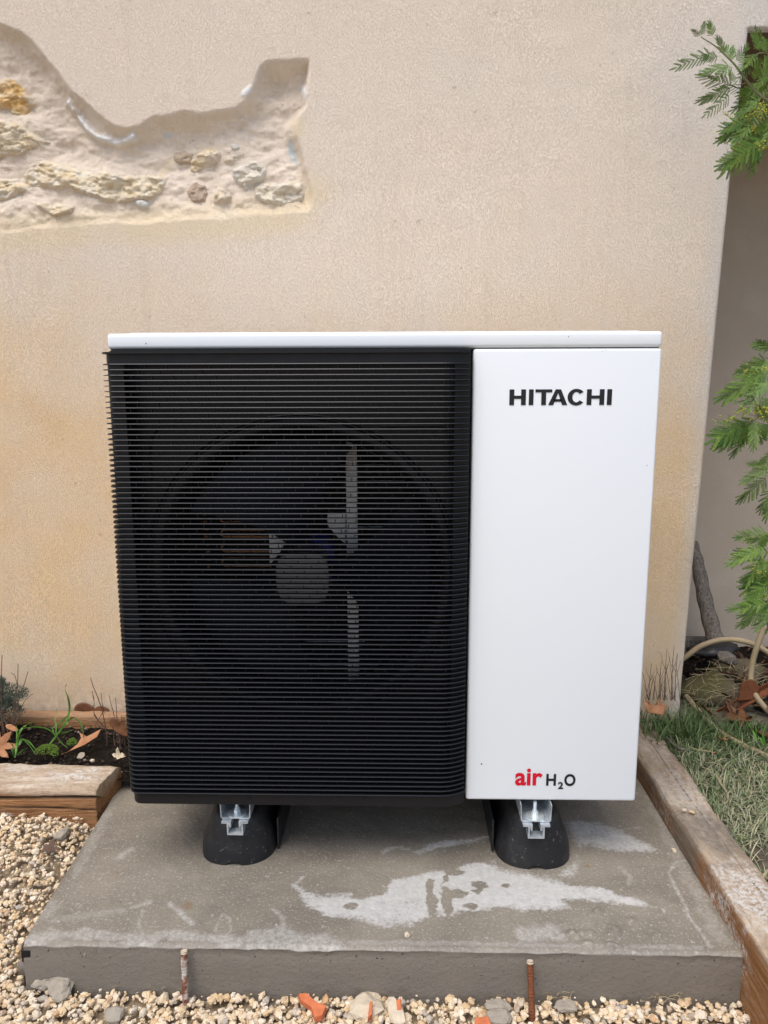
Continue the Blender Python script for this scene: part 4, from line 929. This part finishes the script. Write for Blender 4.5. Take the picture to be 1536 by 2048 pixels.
mim = empty('mimosa_tree', (1.30, 2.0, .02), 'feathery green mimosa with yellow buds reaching in from the right', 'tree')
def addfrond(b0, t0, i, roll=0, yb=1.62, dy=0.0, wide=1.0):
    p = atY(*b0, yb); q_ = atY(*t0, yb-dy); d = q_-p; L = d.length; d.normalize(); view = (Vector((0, 0, CZ))-p).normalized()
    n = (view-d*view.dot(d)).normalized(); n = (Matrix.Rotation(roll, 3, d)@n); s = n.cross(d)
    o = bpy.data.objects.new('frond', fm[i % len(fm)]); COL.objects.link(o); o.parent = mim
    k = L/.12
    o.matrix_world = Matrix(((d.x, s.x, n.x, p.x), (d.y, s.y, n.y, p.y), (d.z, s.z, n.z, p.z), (0, 0, 0, 1)))@Matrix.Diagonal((k, min(k*wide, 1.4), k, 1))
    o.matrix_parent_inverse = Matrix.Translation(-Vector(mim.location)); o.matrix_basis = o.matrix_basis
    o.parent = mim
    o.matrix_local = Matrix.Translation(-Vector(mim.location))@Matrix(((d.x, s.x, n.x, p.x), (d.y, s.y, n.y, p.y), (d.z, s.z, n.z, p.z), (0, 0, 0, 1)))@Matrix.Diagonal((k, min(k*wide, 1.4), k, 1)); o.matrix_parent_inverse = Matrix.Identity(4)
fr_ = [((1403,74),(1384,62)),((1402,74),(1410,44)),((1428,76),(1414,42)),((1432,103),(1362,127)),((1442,112),(1398,117)),((1468,128),(1402,142)),((1470,130),(1432,150)),((1452,112),(1436,72)),((1462,120),(1450,74)),((1468,126),(1496,90)),((1464,126),(1464,90)),
 ((1474,169),(1406,166)),((1474,170),(1398,208)),((1466,184),(1424,226)),((1472,168),(1458,142)),((1522,108),(1506,64)),((1524,108),(1540,66)),((1517,108),(1482,130)),((1512,182),(1452,190)),((1512,188),(1456,222)),((1514,188),(1545,160)),((1506,168),(1520,118)),((1512,184),(1484,236)),
 ((1502,236),(1436,252)),((1500,242),(1428,286)),((1506,246),(1466,282)),((1530,240),(1488,300)),((1524,282),(1440,336)),((1520,288),(1498,344)),((1526,282),(1470,300)),((1540,230),(1510,290)),((1545,260),(1500,270)),((1536,150),(1500,190)),((1545,190),(1520,230)),
 ((1545,700),(1500,688)),((1540,712),(1478,748)),((1530,722),(1490,760)),((1545,735),(1446,800)),((1538,760),(1490,810)),((1512,838),(1412,888)),((1508,842),(1438,898)),((1510,842),(1482,896)),((1516,838),(1530,880)),((1526,826),(1494,800)),((1545,790),(1510,830)),((1548,840),(1525,876)),
 ((1545,1068),(1482,1072)),((1540,1090),(1458,1120)),((1536,1100),(1466,1162)),((1545,1130),(1480,1190)),((1540,1160),(1490,1215)),((1545,1205),(1470,1216)),((1538,1215),(1482,1258)),((1545,1180),(1510,1250)),((1550,1110),(1510,1180)),((1550,1060),(1515,1100))]
rr = np.random.RandomState(9)
for i, (a, c) in enumerate(fr_+[((a[0]+rr.uniform(2, 16), a[1]+rr.uniform(-14, 14)), (c[0]+rr.uniform(6, 26), c[1]+rr.uniform(-18, 18))) for a, c in fr_ if a[0] > 1474]): addfrond(a, c, i, rr.uniform(-.7, .7), 1.60+rr.uniform(-.06, .06), rr.uniform(-.02, .03), rr.uniform(.7, 1.1))
for i, (a, c) in enumerate([((1545,930),(1482,962)),((1540,945),(1488,1010)),((1548,935),(1500,925)),((1545,970),(1520,1030)),((1545,985),(1530,1045)),((1550,900),(1520,930))]): addfrond(a, c, i, rr.uniform(-.6, .6), 2.05, 0, .9)
def mstem(pts_, r0, r1, y=1.61):
    P = [atY(a, b_, y) if len(q3) == 2 else atY(a, b_, q3[2]) for q3 in pts_ for a, b_ in [q3[:2]]]; P = spline(P, 6); n = len(P)
    b = MB(); b.tube(P, [r0+(r1-r0)*i/(n-1) for i in range(n)], 6); under(b.build('stem', M['stem'], smooth=True), mim)
mstem([(1720,330,1.8),(1600,240,1.65),(1540,205),(1510,182),(1486,152),(1470,130),(1452,112),(1430,92),(1402,74)], .004, .0009)
mstem([(1495,165),(1484,168),(1472,170)], .0012, .0008); mstem([(1488,150),(1492,132),(1508,112),(1524,106),(1560,112)], .001, .001)
mstem([(1720,330,1.8),(1600,270,1.65),(1540,262),(1500,238),(1496,236)], .003, .001); mstem([(1720,420,1.8),(1600,330,1.66),(1545,298),(1524,284)], .003, .001)
mstem([(1720,860,1.8),(1600,820,1.65),(1545,815),(1512,838),(1490,850)], .003, .001); mstem([(1700,800,1.8),(1600,745,1.65),(1548,720),(1530,715)], .003, .001)
mstem([(1700,1300,1.85),(1600,1190,1.65),(1552,1130),(1536,1095)], .003, .001); mstem([(1650,1330,1.8),(1580,1240,1.65),(1538,1208),(1510,1200)], .003, .001); mstem([(1720,980,2.05),(1600,960,2.05),(1540,945,2.05),(1500,955,2.05)], .003, .001)
tr = [Vector((1.26, 2.08, .03)), Vector((1.30, 2.04, .4)), Vector((1.27, 1.99, .8)), Vector((1.33, 1.92, 1.3)), Vector((1.30, 1.86, 1.62)), Vector((1.36, 1.8, 1.9))]
b = MB(); b.tube(spline(tr, 6), [.028-.018*i/30 for i in range(31)], 10); under(b.build('trunk', M['bark'], smooth=True), mim)
ico = stone_proto(500, 1, (1, 1, 1))
def buds(pl, n, y, spread=5, s=.0017):
    Vs = []; Fs = []; off = 0
    for k in range(n):
        t = rr.rand()*(len(pl)-1); i = min(int(t), len(pl)-2); u = t-i; px = pl[i][0]*(1-u)+pl[i+1][0]*u+rr.normal()*spread; py = pl[i][1]*(1-u)+pl[i+1][1]*u+rr.normal()*spread
        p = atY(px, py, y+rr.uniform(-.012, .012)); Vs.append(ico[0]*s*rr.uniform(.7, 1.3)+np.array(p[:])); Fs.append(ico[1]+off); off += len(ico[0])
    o = mesh_np('flower_buds', np.concatenate(Vs), np.concatenate(Fs), M['flower'], None, True); under(o, mim); tag(o, kind='stuff')
    b = MB(); b.tube(spline([atY(a, c, y) for a, c in pl], 4), .0006, 4); under(b.build('flower_stalk', M['stem'], smooth=True), mim)
buds([(1448,228),(1470,238),(1500,232),(1530,215)], 70, 1.57); buds([(1500,225),(1520,205),(1528,230)], 40, 1.57); buds([(1490,260),(1512,255),(1522,268)], 30, 1.58); buds([(1458,290),(1480,296)], 26, 1.58); buds([(1512,292),(1545,284)], 45, 1.57, 4, .0022)
buds([(1480,738),(1510,742),(1530,740)], 30, 1.57); buds([(1432,838),(1455,840),(1475,830),(1500,822)], 40, 1.57); buds([(1480,812),(1500,830),(1540,835)], 36, 1.57); buds([(1512,820),(1545,822)], 50, 1.56, 5, .0024); buds([(1540,815),(1540,845)], 30, 1.56, 4, .0026); buds([(1505,1140),(1535,1150)], 16, 1.57); buds([(1525,1195),(1545,1190)], 16, 1.57)

# ------------------------------------------------------------------ recess clutter
pp = [atY(1384,1085,2.32), atY(1396,1130,2.28), atY(1410,1200,2.22), atY(1428,1270,2.15), atY(1440,1315,2.10)]
b = MB(); b.tube(spline(pp, 8), [.017+.011*i/32+.0015*math.sin(i*1.3) for i in range(33)], 12); tag(b.build('wooden_pole', M['pole'], smooth=True), 'weathered grey wooden pole leaning in the recess behind the corner', 'pole')
def tubething(px, y, r, name, mat, label, cat, n=8):
    P = spline([atY(q3[0], q3[1], q3[2] if len(q3) > 2 else y) for q3 in px], n); b = MB(); b.tube(P, r, 10); o = b.build(name, mat, smooth=True); tag(o, label, cat); return o
tubething([(1340,1330,1.99),(1368,1316,1.98),(1400,1293,1.97),(1440,1280,1.96),(1480,1281,1.95),(1520,1295,1.95),(1570,1330,1.95)], 1.95, .0075, 'garden_hose', M['hose'], 'tan hose arching over the black boot at the foot of the pole', 'hose')
tubething([(1528,1255,1.90),(1515,1290,1.90),(1504,1330,1.90),(1502,1365,1.89),(1514,1395,1.86),(1545,1430,1.84),(1580,1450,1.84)], 1.9, .0075, 'garden_hose', M['hose'], 'tan hose hanging down in a loop at the right edge under the mimosa', 'hose')
P = [atZ(1372,1392,.075), atZ(1384,1405,.068), atZ(1400,1425,.06), atZ(1420,1447,.058), atZ(1450,1470,.055), atZ(1490,1492,.05), atZ(1540,1514,.048), atZ(1600,1540,.045)]
b = MB(); b.tube(spline(P, 8), .0065, 10); tag(b.build('garden_hose', M['hose'], smooth=True), 'tan hose lying along the edge of the grass', 'hose')
# black boot-like rubber block, angle iron, board, rock
def lump(px, py, y, wx_, hz_, dy_, mat, name, label, cat, seed, sub=3, rot=0):
    V, F = stone_proto(seed, sub, (1, 1, 1)); V = V/np.abs(V).max(0)*np.array([wx_, dy_, hz_]); V += .12*wx_*np.stack([fbm(V[:, 1]*30, V[:, 2]*30, 3, seed), fbm(V[:, 0]*30, V[:, 2]*30, 3, seed+1), fbm(V[:, 0]*30, V[:, 1]*30, 3, seed+2)], -1)
    o = mesh_np(name, V, F, mat, None, True); o.location = atY(px, py, y); o.rotation_euler = (0, rot, 0); tag(o, label, cat); return o
lump(1424,1302,2.08,.075,.022,.05, M['rubber'], 'rubber_block', 'black rubber block under the foot of the pole', 'rubber block', 131, 3, -.15)
lump(1450,1318,2.03,.030,.022,.03, M['pole'], 'wood_stump', 'short grey stump end below the tan hose', 'stump', 132)
lump(1424,1385,1.98,.085,.055,.07, M['rock'], 'rock', 'mossy rock in the recess just behind the corner', 'rock', 133)
lump(1475,1345,2.20,.09,.05,.07, M['rock'], 'rock', 'low dark rock at the back of the recess', 'rock', 134)
lump(1520,1380,2.10,.09,.045,.07, M['rock'], 'rock', 'dim rock at the right edge behind the hanging hose', 'rock', 135)
b = MB(); a0, a1 = atY(1372,1283,2.25), atY(1425,1298,2.25); b.box(a0.x-.12, a1.x+.06, 2.25, 2.29, a1.z-.025, a0.z+.005); o = b.build('board', M['pole'], bevel=.003); tag(o, 'grey board lying at the foot of the recess wall', 'board')
p0, p1 = atY(1415,1440,1.90), atY(1570,1355,1.86); d = (p1-p0).normalized(); up = Vector((0, -.35, .93)); s = d.cross(up).normalized(); up = s.cross(d)
b = MB(); th = .003
def barbox(p, q_, u, w, lu, lw):
    vs = [p, p+u*lu, p+u*lu+w*lw, p+w*lw, q_, q_+u*lu, q_+u*lu+w*lw, q_+w*lw]; b.add(vs, [(0,1,2,3),(4,7,6,5),(0,4,5,1),(1,5,6,2),(2,6,7,3),(3,7,4,0)])
barbox(p0, p1, up, s, .017, th); barbox(p0, p1, up, s, th, .022); ai = b.build('angle_iron', M['rust'], bevel=.0008); tag(ai, 'rusty angle iron lying across the recess', 'angle iron')
b = MB(); c = atY(1497,1378,1.87); b.prism([(c.x-.028, c.z-.030), (c.x+.018, c.z-.025), (c.x+.026, c.z+.010), (c.x+.004, c.z+.030), (c.x-.022, c.z+.022)], 1.862, 1.866); tag(b.build('rusty_plate', M['rust'], bevel=.001), 'rusty steel plate fixed on the angle iron', 'plate')

# ------------------------------------------------------------------ dead leaves
def leaf(outline, base, mat, label, tilt=(0, 0), rz=0, scale=.05, curl=.3, name='dead_leaf'):
    """maple-like or oval outline as a thin curled sheet"""
    n = len(outline); V = []; F = []; rings = 5
    for k in range(rings):
        f = 1-k/rings
        for (x, y) in outline: V.append((x*f*scale, y*f*scale, 0))
    V.append((0, 0, 0)); V = np.array(V)
    for k in range(rings-1):
        for i in range(n): F.append((k*n+i, k*n+(i+1) % n, (k+1)*n+(i+1) % n, (k+1)*n+i))
    for i in range(n): F.append(((rings-1)*n+i, (rings-1)*n+(i+1) % n, len(V)-1))
    r2 = (V[:, 0]**2+V[:, 1]**2)/scale; V[:, 2] = curl*(V[:, 1]**2)/scale*1.2+.10*scale*fbm(V[:, 0]/scale*3, V[:, 1]/scale*3, 2, int(abs(rz)*10)+3)
    nv = len(V); V2 = V-np.array([0, 0, .0006]); vv = [tuple(v) for v in V]+[tuple(v) for v in V2]; ff = F+[tuple(reversed([i+nv for i in f])) for f in F]
    ff += [(i, i+nv, (i+1) % n+nv, (i+1) % n) for i in range(n)]
    me = bpy.data.meshes.new(name); me.from_pydata(vv, [], ff); me.polygons.foreach_set('use_smooth', [True]*len(me.polygons)); o = link(name, me, mat); o.location = base; o.rotation_euler = (tilt[0], tilt[1], rz); tag(o, label, 'dead leaf'); return o
def maple(seed=0, pts_=5):
    r = np.random.RandomState(seed); o = []
    for k in range(pts_):
        a = math.radians(-150+300*k/(pts_-1)+90-90); o.append((1.0*math.cos(a)*r.uniform(.8, 1.1), math.sin(a)*r.uniform(.8, 1.1))); a2 = a+math.radians(300/(pts_-1)*.3); o.append((.66*math.cos(a2), .66*math.sin(a2)))
        a2 = a+math.radians(300/(pts_-1)*.5); o.append((.42*math.cos(a2), .42*math.sin(a2))); a2 = a+math.radians(300/(pts_-1)*.72); o.append((.68*math.cos(a2), .68*math.sin(a2)))
    return o
def oval(w=.5, n=20): return [(math.cos(2*math.pi*k/n), w*math.sin(2*math.pi*k/n)*(1-.2*math.cos(2*math.pi*k/n))) for k in range(n)]
leaf([(-1,-.62),(-.5,-.35),(.1,-.25),(.75,.1),(1.0,.45),(.45,.35),(.2,.30),(-.15,.62),(-.1,.35),(-.3,.05),(-.7,-.35)], atZ(166,1485,.062), M['dleaf'], 'bright orange brown dead leaf lying in the middle of the left bed', (.35, -.25), .25, .045, .5)
leaf(maple(4, 7), atZ(-6,1492,.075), M['dleaf'], 'orange brown dead leaf at the left edge of the picture', (.8, .2), .4, .046, .3)
leaf(oval(.85), atY(170,1424,1.831), M['dleafd'], 'large rounded dark brown leaf standing behind the wall board', (1.5, .05), .02, .030, .02)
leaf(oval(.8), atY(203,1424,1.831), M['dleafd'], 'smaller dark brown leaf standing beside the large rounded one', (1.5, -.25), -.02, .021, .02)
leaf(oval(.35), atY(238,1455,1.70), M['dleafd'], 'narrow brown leaf caught among the dry twigs', (1.3, .9), .2, .034, .4)
leaf(maple(9), atZ(238,1512,.062), M['beigestone'], 'pale withered leaf in the corner of the bed near the grille', (.4, .1), 1.1, .020, .7)
leaf(oval(.4, 14), atY(24,1456,1.66), M['dleaf'], 'small pointed brown leaf under the grey green bush', (.7, .5), .1, .016, .5)
leaf([(-1,.55),(-.85,-.1),(-.75,-.55),(-.1,-.62),(.6,-.70),(.8,-.2),(1.0,.1),(.55,.15),(.35,.65),(.15,.25),(-.1,.1),(-.55,.15)], atY(1311,1412,1.77), M['dleaf'], 'orange brown dead leaf in the grass beside the white panel', (1.15, .05), .05, .031, .25)
leaf(maple(12), atZ(1445,1480,.058), M['dleaf'], 'curled pale brown leaf on the grass below the hose', (.2, .3), 2, .014, 1.0)
leaf(oval(.3, 12), atZ(1428,1505,.05), M['brick'], 'tiny red brown leaf tip on the grass', (.2, .2), .6, .008, .5)
leaf(maple(14), atZ(1475,1432,.07), M['dleafd'], 'brown leaf on the dark soil below the angle iron', (.35, -.2), .8, .045, .4)
leaf(maple(15), atZ(1410,1420,.08), M['dleafd'], 'brown leaf tucked behind the end of the hose', (.6, -.3), 2.2, .035, .4)
leaf(maple(16), atZ(1520,1465,.065), M['dleafd'], 'brown leaf on dark soil near the right edge', (.3, .2), 1.5, .045, .4)
leaf(maple(17), atZ(100,1698,-.004), M['twig'], 'dry brown leaf on the left gravel near the grey stone', (.2, .1), .3, .020, .6)
# dead twig, stick on the grass
b = MB(); b.tube(spline([atZ(1380,1495,.06), atZ(1400,1500,.062), atZ(1425,1504,.055)], 5), .0012, 5); tag(b.build('twig', M['straw'], smooth=True), 'thin straw coloured twig on the grass by the sleeper', 'twig')
b = MB(); b.tube(spline([atZ(1432,1548,.045), atZ(1440,1565,.05), atZ(1452,1582,.045), atZ(1456,1600,.045), atZ(1448,1608,.04)], 5), [.002]*12+[.0012]*9, 6); tag(b.build('twig', M['straw'], smooth=True), 'hooked pale root lying on the grass', 'twig')
b = MB(); b.tube(spline([atZ(1325,1462,.056), atZ(1340,1482,.058), atZ(1355,1495,.058), atZ(1372,1500,.06)], 5), .0028, 6); tag(b.build('twig', M['pole'], smooth=True), 'bark covered twig lying along the sleeper edge', 'twig')

# ------------------------------------------------------------------ bed plants
def blade_plant(px, name, label, cat, bl, y, mat):
    c = atZ(*px, .05); t = empty(name, c, label, cat)
    for pts_ , w in bl:
        P = spline([atY(a, b_, y+.012*math.sin(a)) for a, b_ in pts_], 5); n = len(P); v = []; f = []
        for i, p in enumerate(P):
            tt = i/(n-1); ww = w*math.sin(math.pi*min(1, .25+.75*tt))*1.0+.0003; tn = (P[min(i+1, n-1)]-P[max(i-1, 0)]).normalized(); s = tn.cross(Vector((.25*math.sin(i*.5+w*900), 1, .3))).normalized()*ww
            v += [p-s, p+Vector((0, -.0006, 0)), p+s]
        for i in range(n-1): f += [(3*i, 3*i+1, 3*i+4, 3*i+3), (3*i+1, 3*i+2, 3*i+5, 3*i+4)]
        me = bpy.data.meshes.new('blade'); me.from_pydata([q_[:] for q_ in v], [], f); me.polygons.foreach_set('use_smooth', [True]*len(f)); under(link('blade', me, mat), t)
blade_plant((110,1480), 'grass_weed', 'bright green grass weed with a tall blade in the left bed', 'weed', [([(100,1488),(120,1462),(134,1440),(139,1415),(136,1395),(130,1378),(134,1366)], .0024), ([(112,1470),(112,1450),(110,1440),(114,1416)], .0018), ([(108,1468),(95,1458),(70,1454),(40,1458)], .0020), ([(112,1470),(128,1466),(144,1460)], .0024), ([(112,1472),(125,1488),(136,1496)], .0016), ([(130,1452),(140,1438),(150,1436),(162,1448),(167,1470),(164,1480)], .0022), ([(110,1472),(103,1455),(92,1446)], .0014), ([(116,1450),(126,1440),(138,1428)], .0020)], 1.68, M['weed'])
blade_plant((32,1505), 'grass_weed', 'leafy green grass weed beside the left edge orange leaf', 'weed', [([(30,1515),(34,1485),(42,1460),(58,1447),(74,1444)], .0024), ([(34,1505),(34,1480),(33,1450)], .0018), ([(38,1490),(45,1478),(58,1490),(72,1510)], .0028), ([(40,1480),(56,1482),(74,1502)], .0022), ([(30,1512),(26,1492),(18,1484)], .0018), ([(28,1515),(24,1500),(20,1494)], .0018), ([(34,1510),(46,1500),(56,1496)], .0014)], 1.62, M['weed'])
blade_plant((1512,1475), 'grass_weed', 'yellow green grass tuft at the right edge below the hose', 'weed', [([(1513,1480),(1505,1460),(1492,1442)], .0016), ([(1514,1482),(1508,1465),(1500,1450)], .0016), ([(1516,1484),(1512,1462),(1512,1445)], .0014), ([(1530,1490),(1526,1470),(1532,1450)], .0022), ([(1526,1490),(1520,1476),(1510,1472)], .0018)], 1.66, M['weed'])
def moss(px, py, r, n, seed, label):
    c = atZ(px, py, .05); r2 = np.random.RandomState(seed); V = []; F = []; off = 0
    for k in range(n):
        a = r2.uniform(0, 6.28); q_ = r*math.sqrt(r2.rand()); p = np.array([q_*math.cos(a), q_*.8*math.sin(a), .012*(1-(q_/r)**2)+r2.rand()*.004]); Vp, Fp = protos[k % 20]; V.append(Vp*np.array([1, 1, .5])*r2.uniform(.0010, .0026)+p); F.append(Fp+off); off += len(Vp)
    o = mesh_np('moss_cushion', np.concatenate(V), np.concatenate(F), M['moss'], None, True); o.location = c; tag(o, label, 'moss')
moss(94, 1502, .028, 420, 3, 'round bright green moss cushion in the left bed'); moss(145, 1488, .014, 160, 4, 'small moss tuft behind the orange leaf'); moss(110, 1512, .010, 60, 6, 'tiny moss sprig at the sleeper edge in front of the cushion')
def twigs(label, name, base_z, stems, mat, cat, y):
    t = empty(name, atZ(*stems[0][0][0], base_z), label, cat)
    for pts_, r0 in stems:
        P = spline([atY(q3[0], q3[1], y+.01*math.sin(q3[0]*.7)) for q3 in pts_], 4); n = len(P); b = MB(); b.tube(P, [r0*(1-.5*i/(n-1)) for i in range(n)], 5); under(b.build('stem', mat, smooth=True), t)
rt = np.random.RandomState(12)
st = [([(216,1496),(212,1460),(205,1425),(196,1396),(186,1372),(181,1355)], .0016), ([(212,1460),(206,1450),(195,1440),(188,1428),(188,1400),(184,1383)], .0013), ([(208,1425),(204,1405),(202,1385)], .001), ([(188,1428),(200,1445),(220,1470)], .0014), ([(214,1498),(214,1470),(208,1450)], .0012), ([(198,1520),(206,1500),(213,1488)], .001), ([(234,1470),(228,1430),(222,1408),(218,1390)], .001), ([(232,1465),(233,1425),(231,1395)], .0011), ([(188,1400),(186,1392),(185,1382)], .001), ([(185,1440),(196,1450),(206,1462)], .0012), ([(180,1470),(195,1462),(212,1456)], .001), ([(205,1425),(196,1440),(190,1452)], .001)]
for k in range(22): x = rt.uniform(232, 254); st.append(([(x+rt.normal()*3, rt.uniform(1490, 1520)), (x+rt.normal()*2, 1470), (x+rt.normal()*5, rt.uniform(1430, 1455))], .0010))
twigs('bare dry twigs of a dead plant in the left bed beside the grille', 'dead_plant', .05, st, M['twig'], 'plant', 1.72)
st = []
for k in range(26): x = rt.uniform(1290, 1362); h = rt.uniform(20, 75); lean = rt.normal()*9; st.append(([(x, 1400), (x+lean*.5, 1400-h*.6), (x+lean, 1400-h)], .0008))
for x, h in [(1331, 105), (1345, 110), (1352, 95), (1300, 75), (1320, 80)]: st.append(([(x-2, 1402), (x-1, 1402-h*.5), (x+3, 1402-h)], .0010)); st.append(([(x-1, 1402-h*.5), (x+6, 1402-h*.7), (x+9, 1402-h*.85)], .0006)); st.append(([(x, 1402-h*.6), (x-6, 1402-h*.75), (x-8, 1402-h*.9)], .0006))
twigs('thin dry stalks growing at the foot of the wall corner', 'dead_plant', .06, st, M['twig'], 'plant', 1.80)
st = []
for k in range(120):
    x = rt.uniform(1370, 1530); y_ = rt.uniform(1330, 1440); a = rt.uniform(0, 3.14); l = rt.uniform(20, 60); st.append(([(x, y_), (x+.5*l*math.cos(a)+rt.normal()*4, y_-.5*l*math.sin(a)*.7), (x+l*math.cos(a), y_-l*math.sin(a)*.5)], .0007))
twigs('tangle of dry straw stalks over the rock in the recess', 'dead_plant', .06, st, M['straw'], 'plant', 1.90)
# grey green bush at the left edge
t = empty('lavender_bush', atY(10, 1460, 1.70), 'grey green lavender bush at the left edge against the wall', 'bush')
c0 = atY(-12, 1405, 1.73); V = []; F = []
for k in range(7500):
    v = rt.normal(size=3); v /= np.linalg.norm(v); rad = rt.rand()**.4; p = np.array([c0.x, c0.y, c0.z+.005])+v*np.array([.068, .05, .058])*rad; p[0] += .02*math.sin(v[2]*7)
    if p[1] > 1.825: p[1] = 1.825-rt.rand()*.02
    if p[2] < .035: continue
    d = (v*.6+np.array([0, 0, .8])+rt.normal(size=3)*.35); d /= np.linalg.norm(d); s = np.cross(d, rt.normal(size=3)); s /= np.linalg.norm(s)+1e-9; l = rt.uniform(.006, .013); w = .0009; n = len(V)
    V += [p-s*w*.5, p+d*l*.5-s*w, p+d*l, p+d*l*.5+s*w]; F.append((n, n+1, n+2, n+3))
o = mesh_np('foliage', V, F, M['lav'], None, True); under(o, t); tag(o, kind='stuff')
for pts_, r0 in [([(5,1470),(4,1430),(2,1380),(4,1310)], .0014), ([(22,1470),(30,1400),(35,1370),(36,1328)], .0013), ([(20,1475),(38,1400),(48,1370),(56,1343)], .0013), ([(26,1465),(45,1410),(60,1392),(66,1388)], .001), ([(10,1500),(8,1460),(0,1420)], .002), ([(18,1480),(14,1455),(6,1430)], .002), ([(24,1470),(28,1450),(44,1425),(52,1420)], .0012), ([(20,1465),(24,1440),(36,1400)], .0012), ([(34,1370),(30,1352),(22,1345)], .0008)]:
    P = spline([atY(a, b_, 1.68) for a, b_ in pts_], 5); n = len(P); b = MB(); b.tube(P, [r0*(1-.4*i/(n-1)) for i in range(n)], 5); under(b.build('stem', M['twig'], smooth=True), t)
# bark bits on the soil
bits = RNG.uniform(0, 1, (420, 3)); PB = np.stack([-1.2+bits[:, 0]*.56, 1.58+bits[:, 1]*.22, .042+.018*fbm((-1.2+bits[:, 0]*.56)*9, (1.58+bits[:, 1]*.22)*9, 3, 3)+.02*sm((bits[:, 1]*.22-.02)/.2)+bits[:, 2]*.003-.014], -1)
tag(scatter_stones(PB, RNG.uniform(.002, .007, 420), 'bark_mulch', M['mulch'], RNG.rand(420), tilt=.5), 'dark bark mulch on the bed soil', kind='stuff')

# leaf litter on the recess soil and under the hose
n = 700; r3 = np.random.RandomState(77); V = []; F = []
for k in range(n):
    x = r3.uniform(.86, 1.6); y = r3.uniform(1.80, 2.36); z = float(lawn_z(x, y))+.022+r3.rand()*.012
    a = r3.uniform(0, 6.28); l = r3.uniform(.006, .020); w = l*r3.uniform(.2, .5); u = np.array([math.cos(a), math.sin(a), r3.normal()*.4]); v = np.array([-math.sin(a), math.cos(a), r3.normal()*.5]); c = np.array([x, y, z]); m = len(V)
    V += [c-u*l, c+v*w-u*l*.1+[0, 0, l*.2], c+u*l, c-v*w]; F.append((m, m+1, m+2, m+3))
tag(mesh_np('leaf_litter', V, F, M['litter'], None, False, {'tone': np.repeat(r3.rand(n), 4)}), 'brown leaf litter in the recess', kind='stuff')
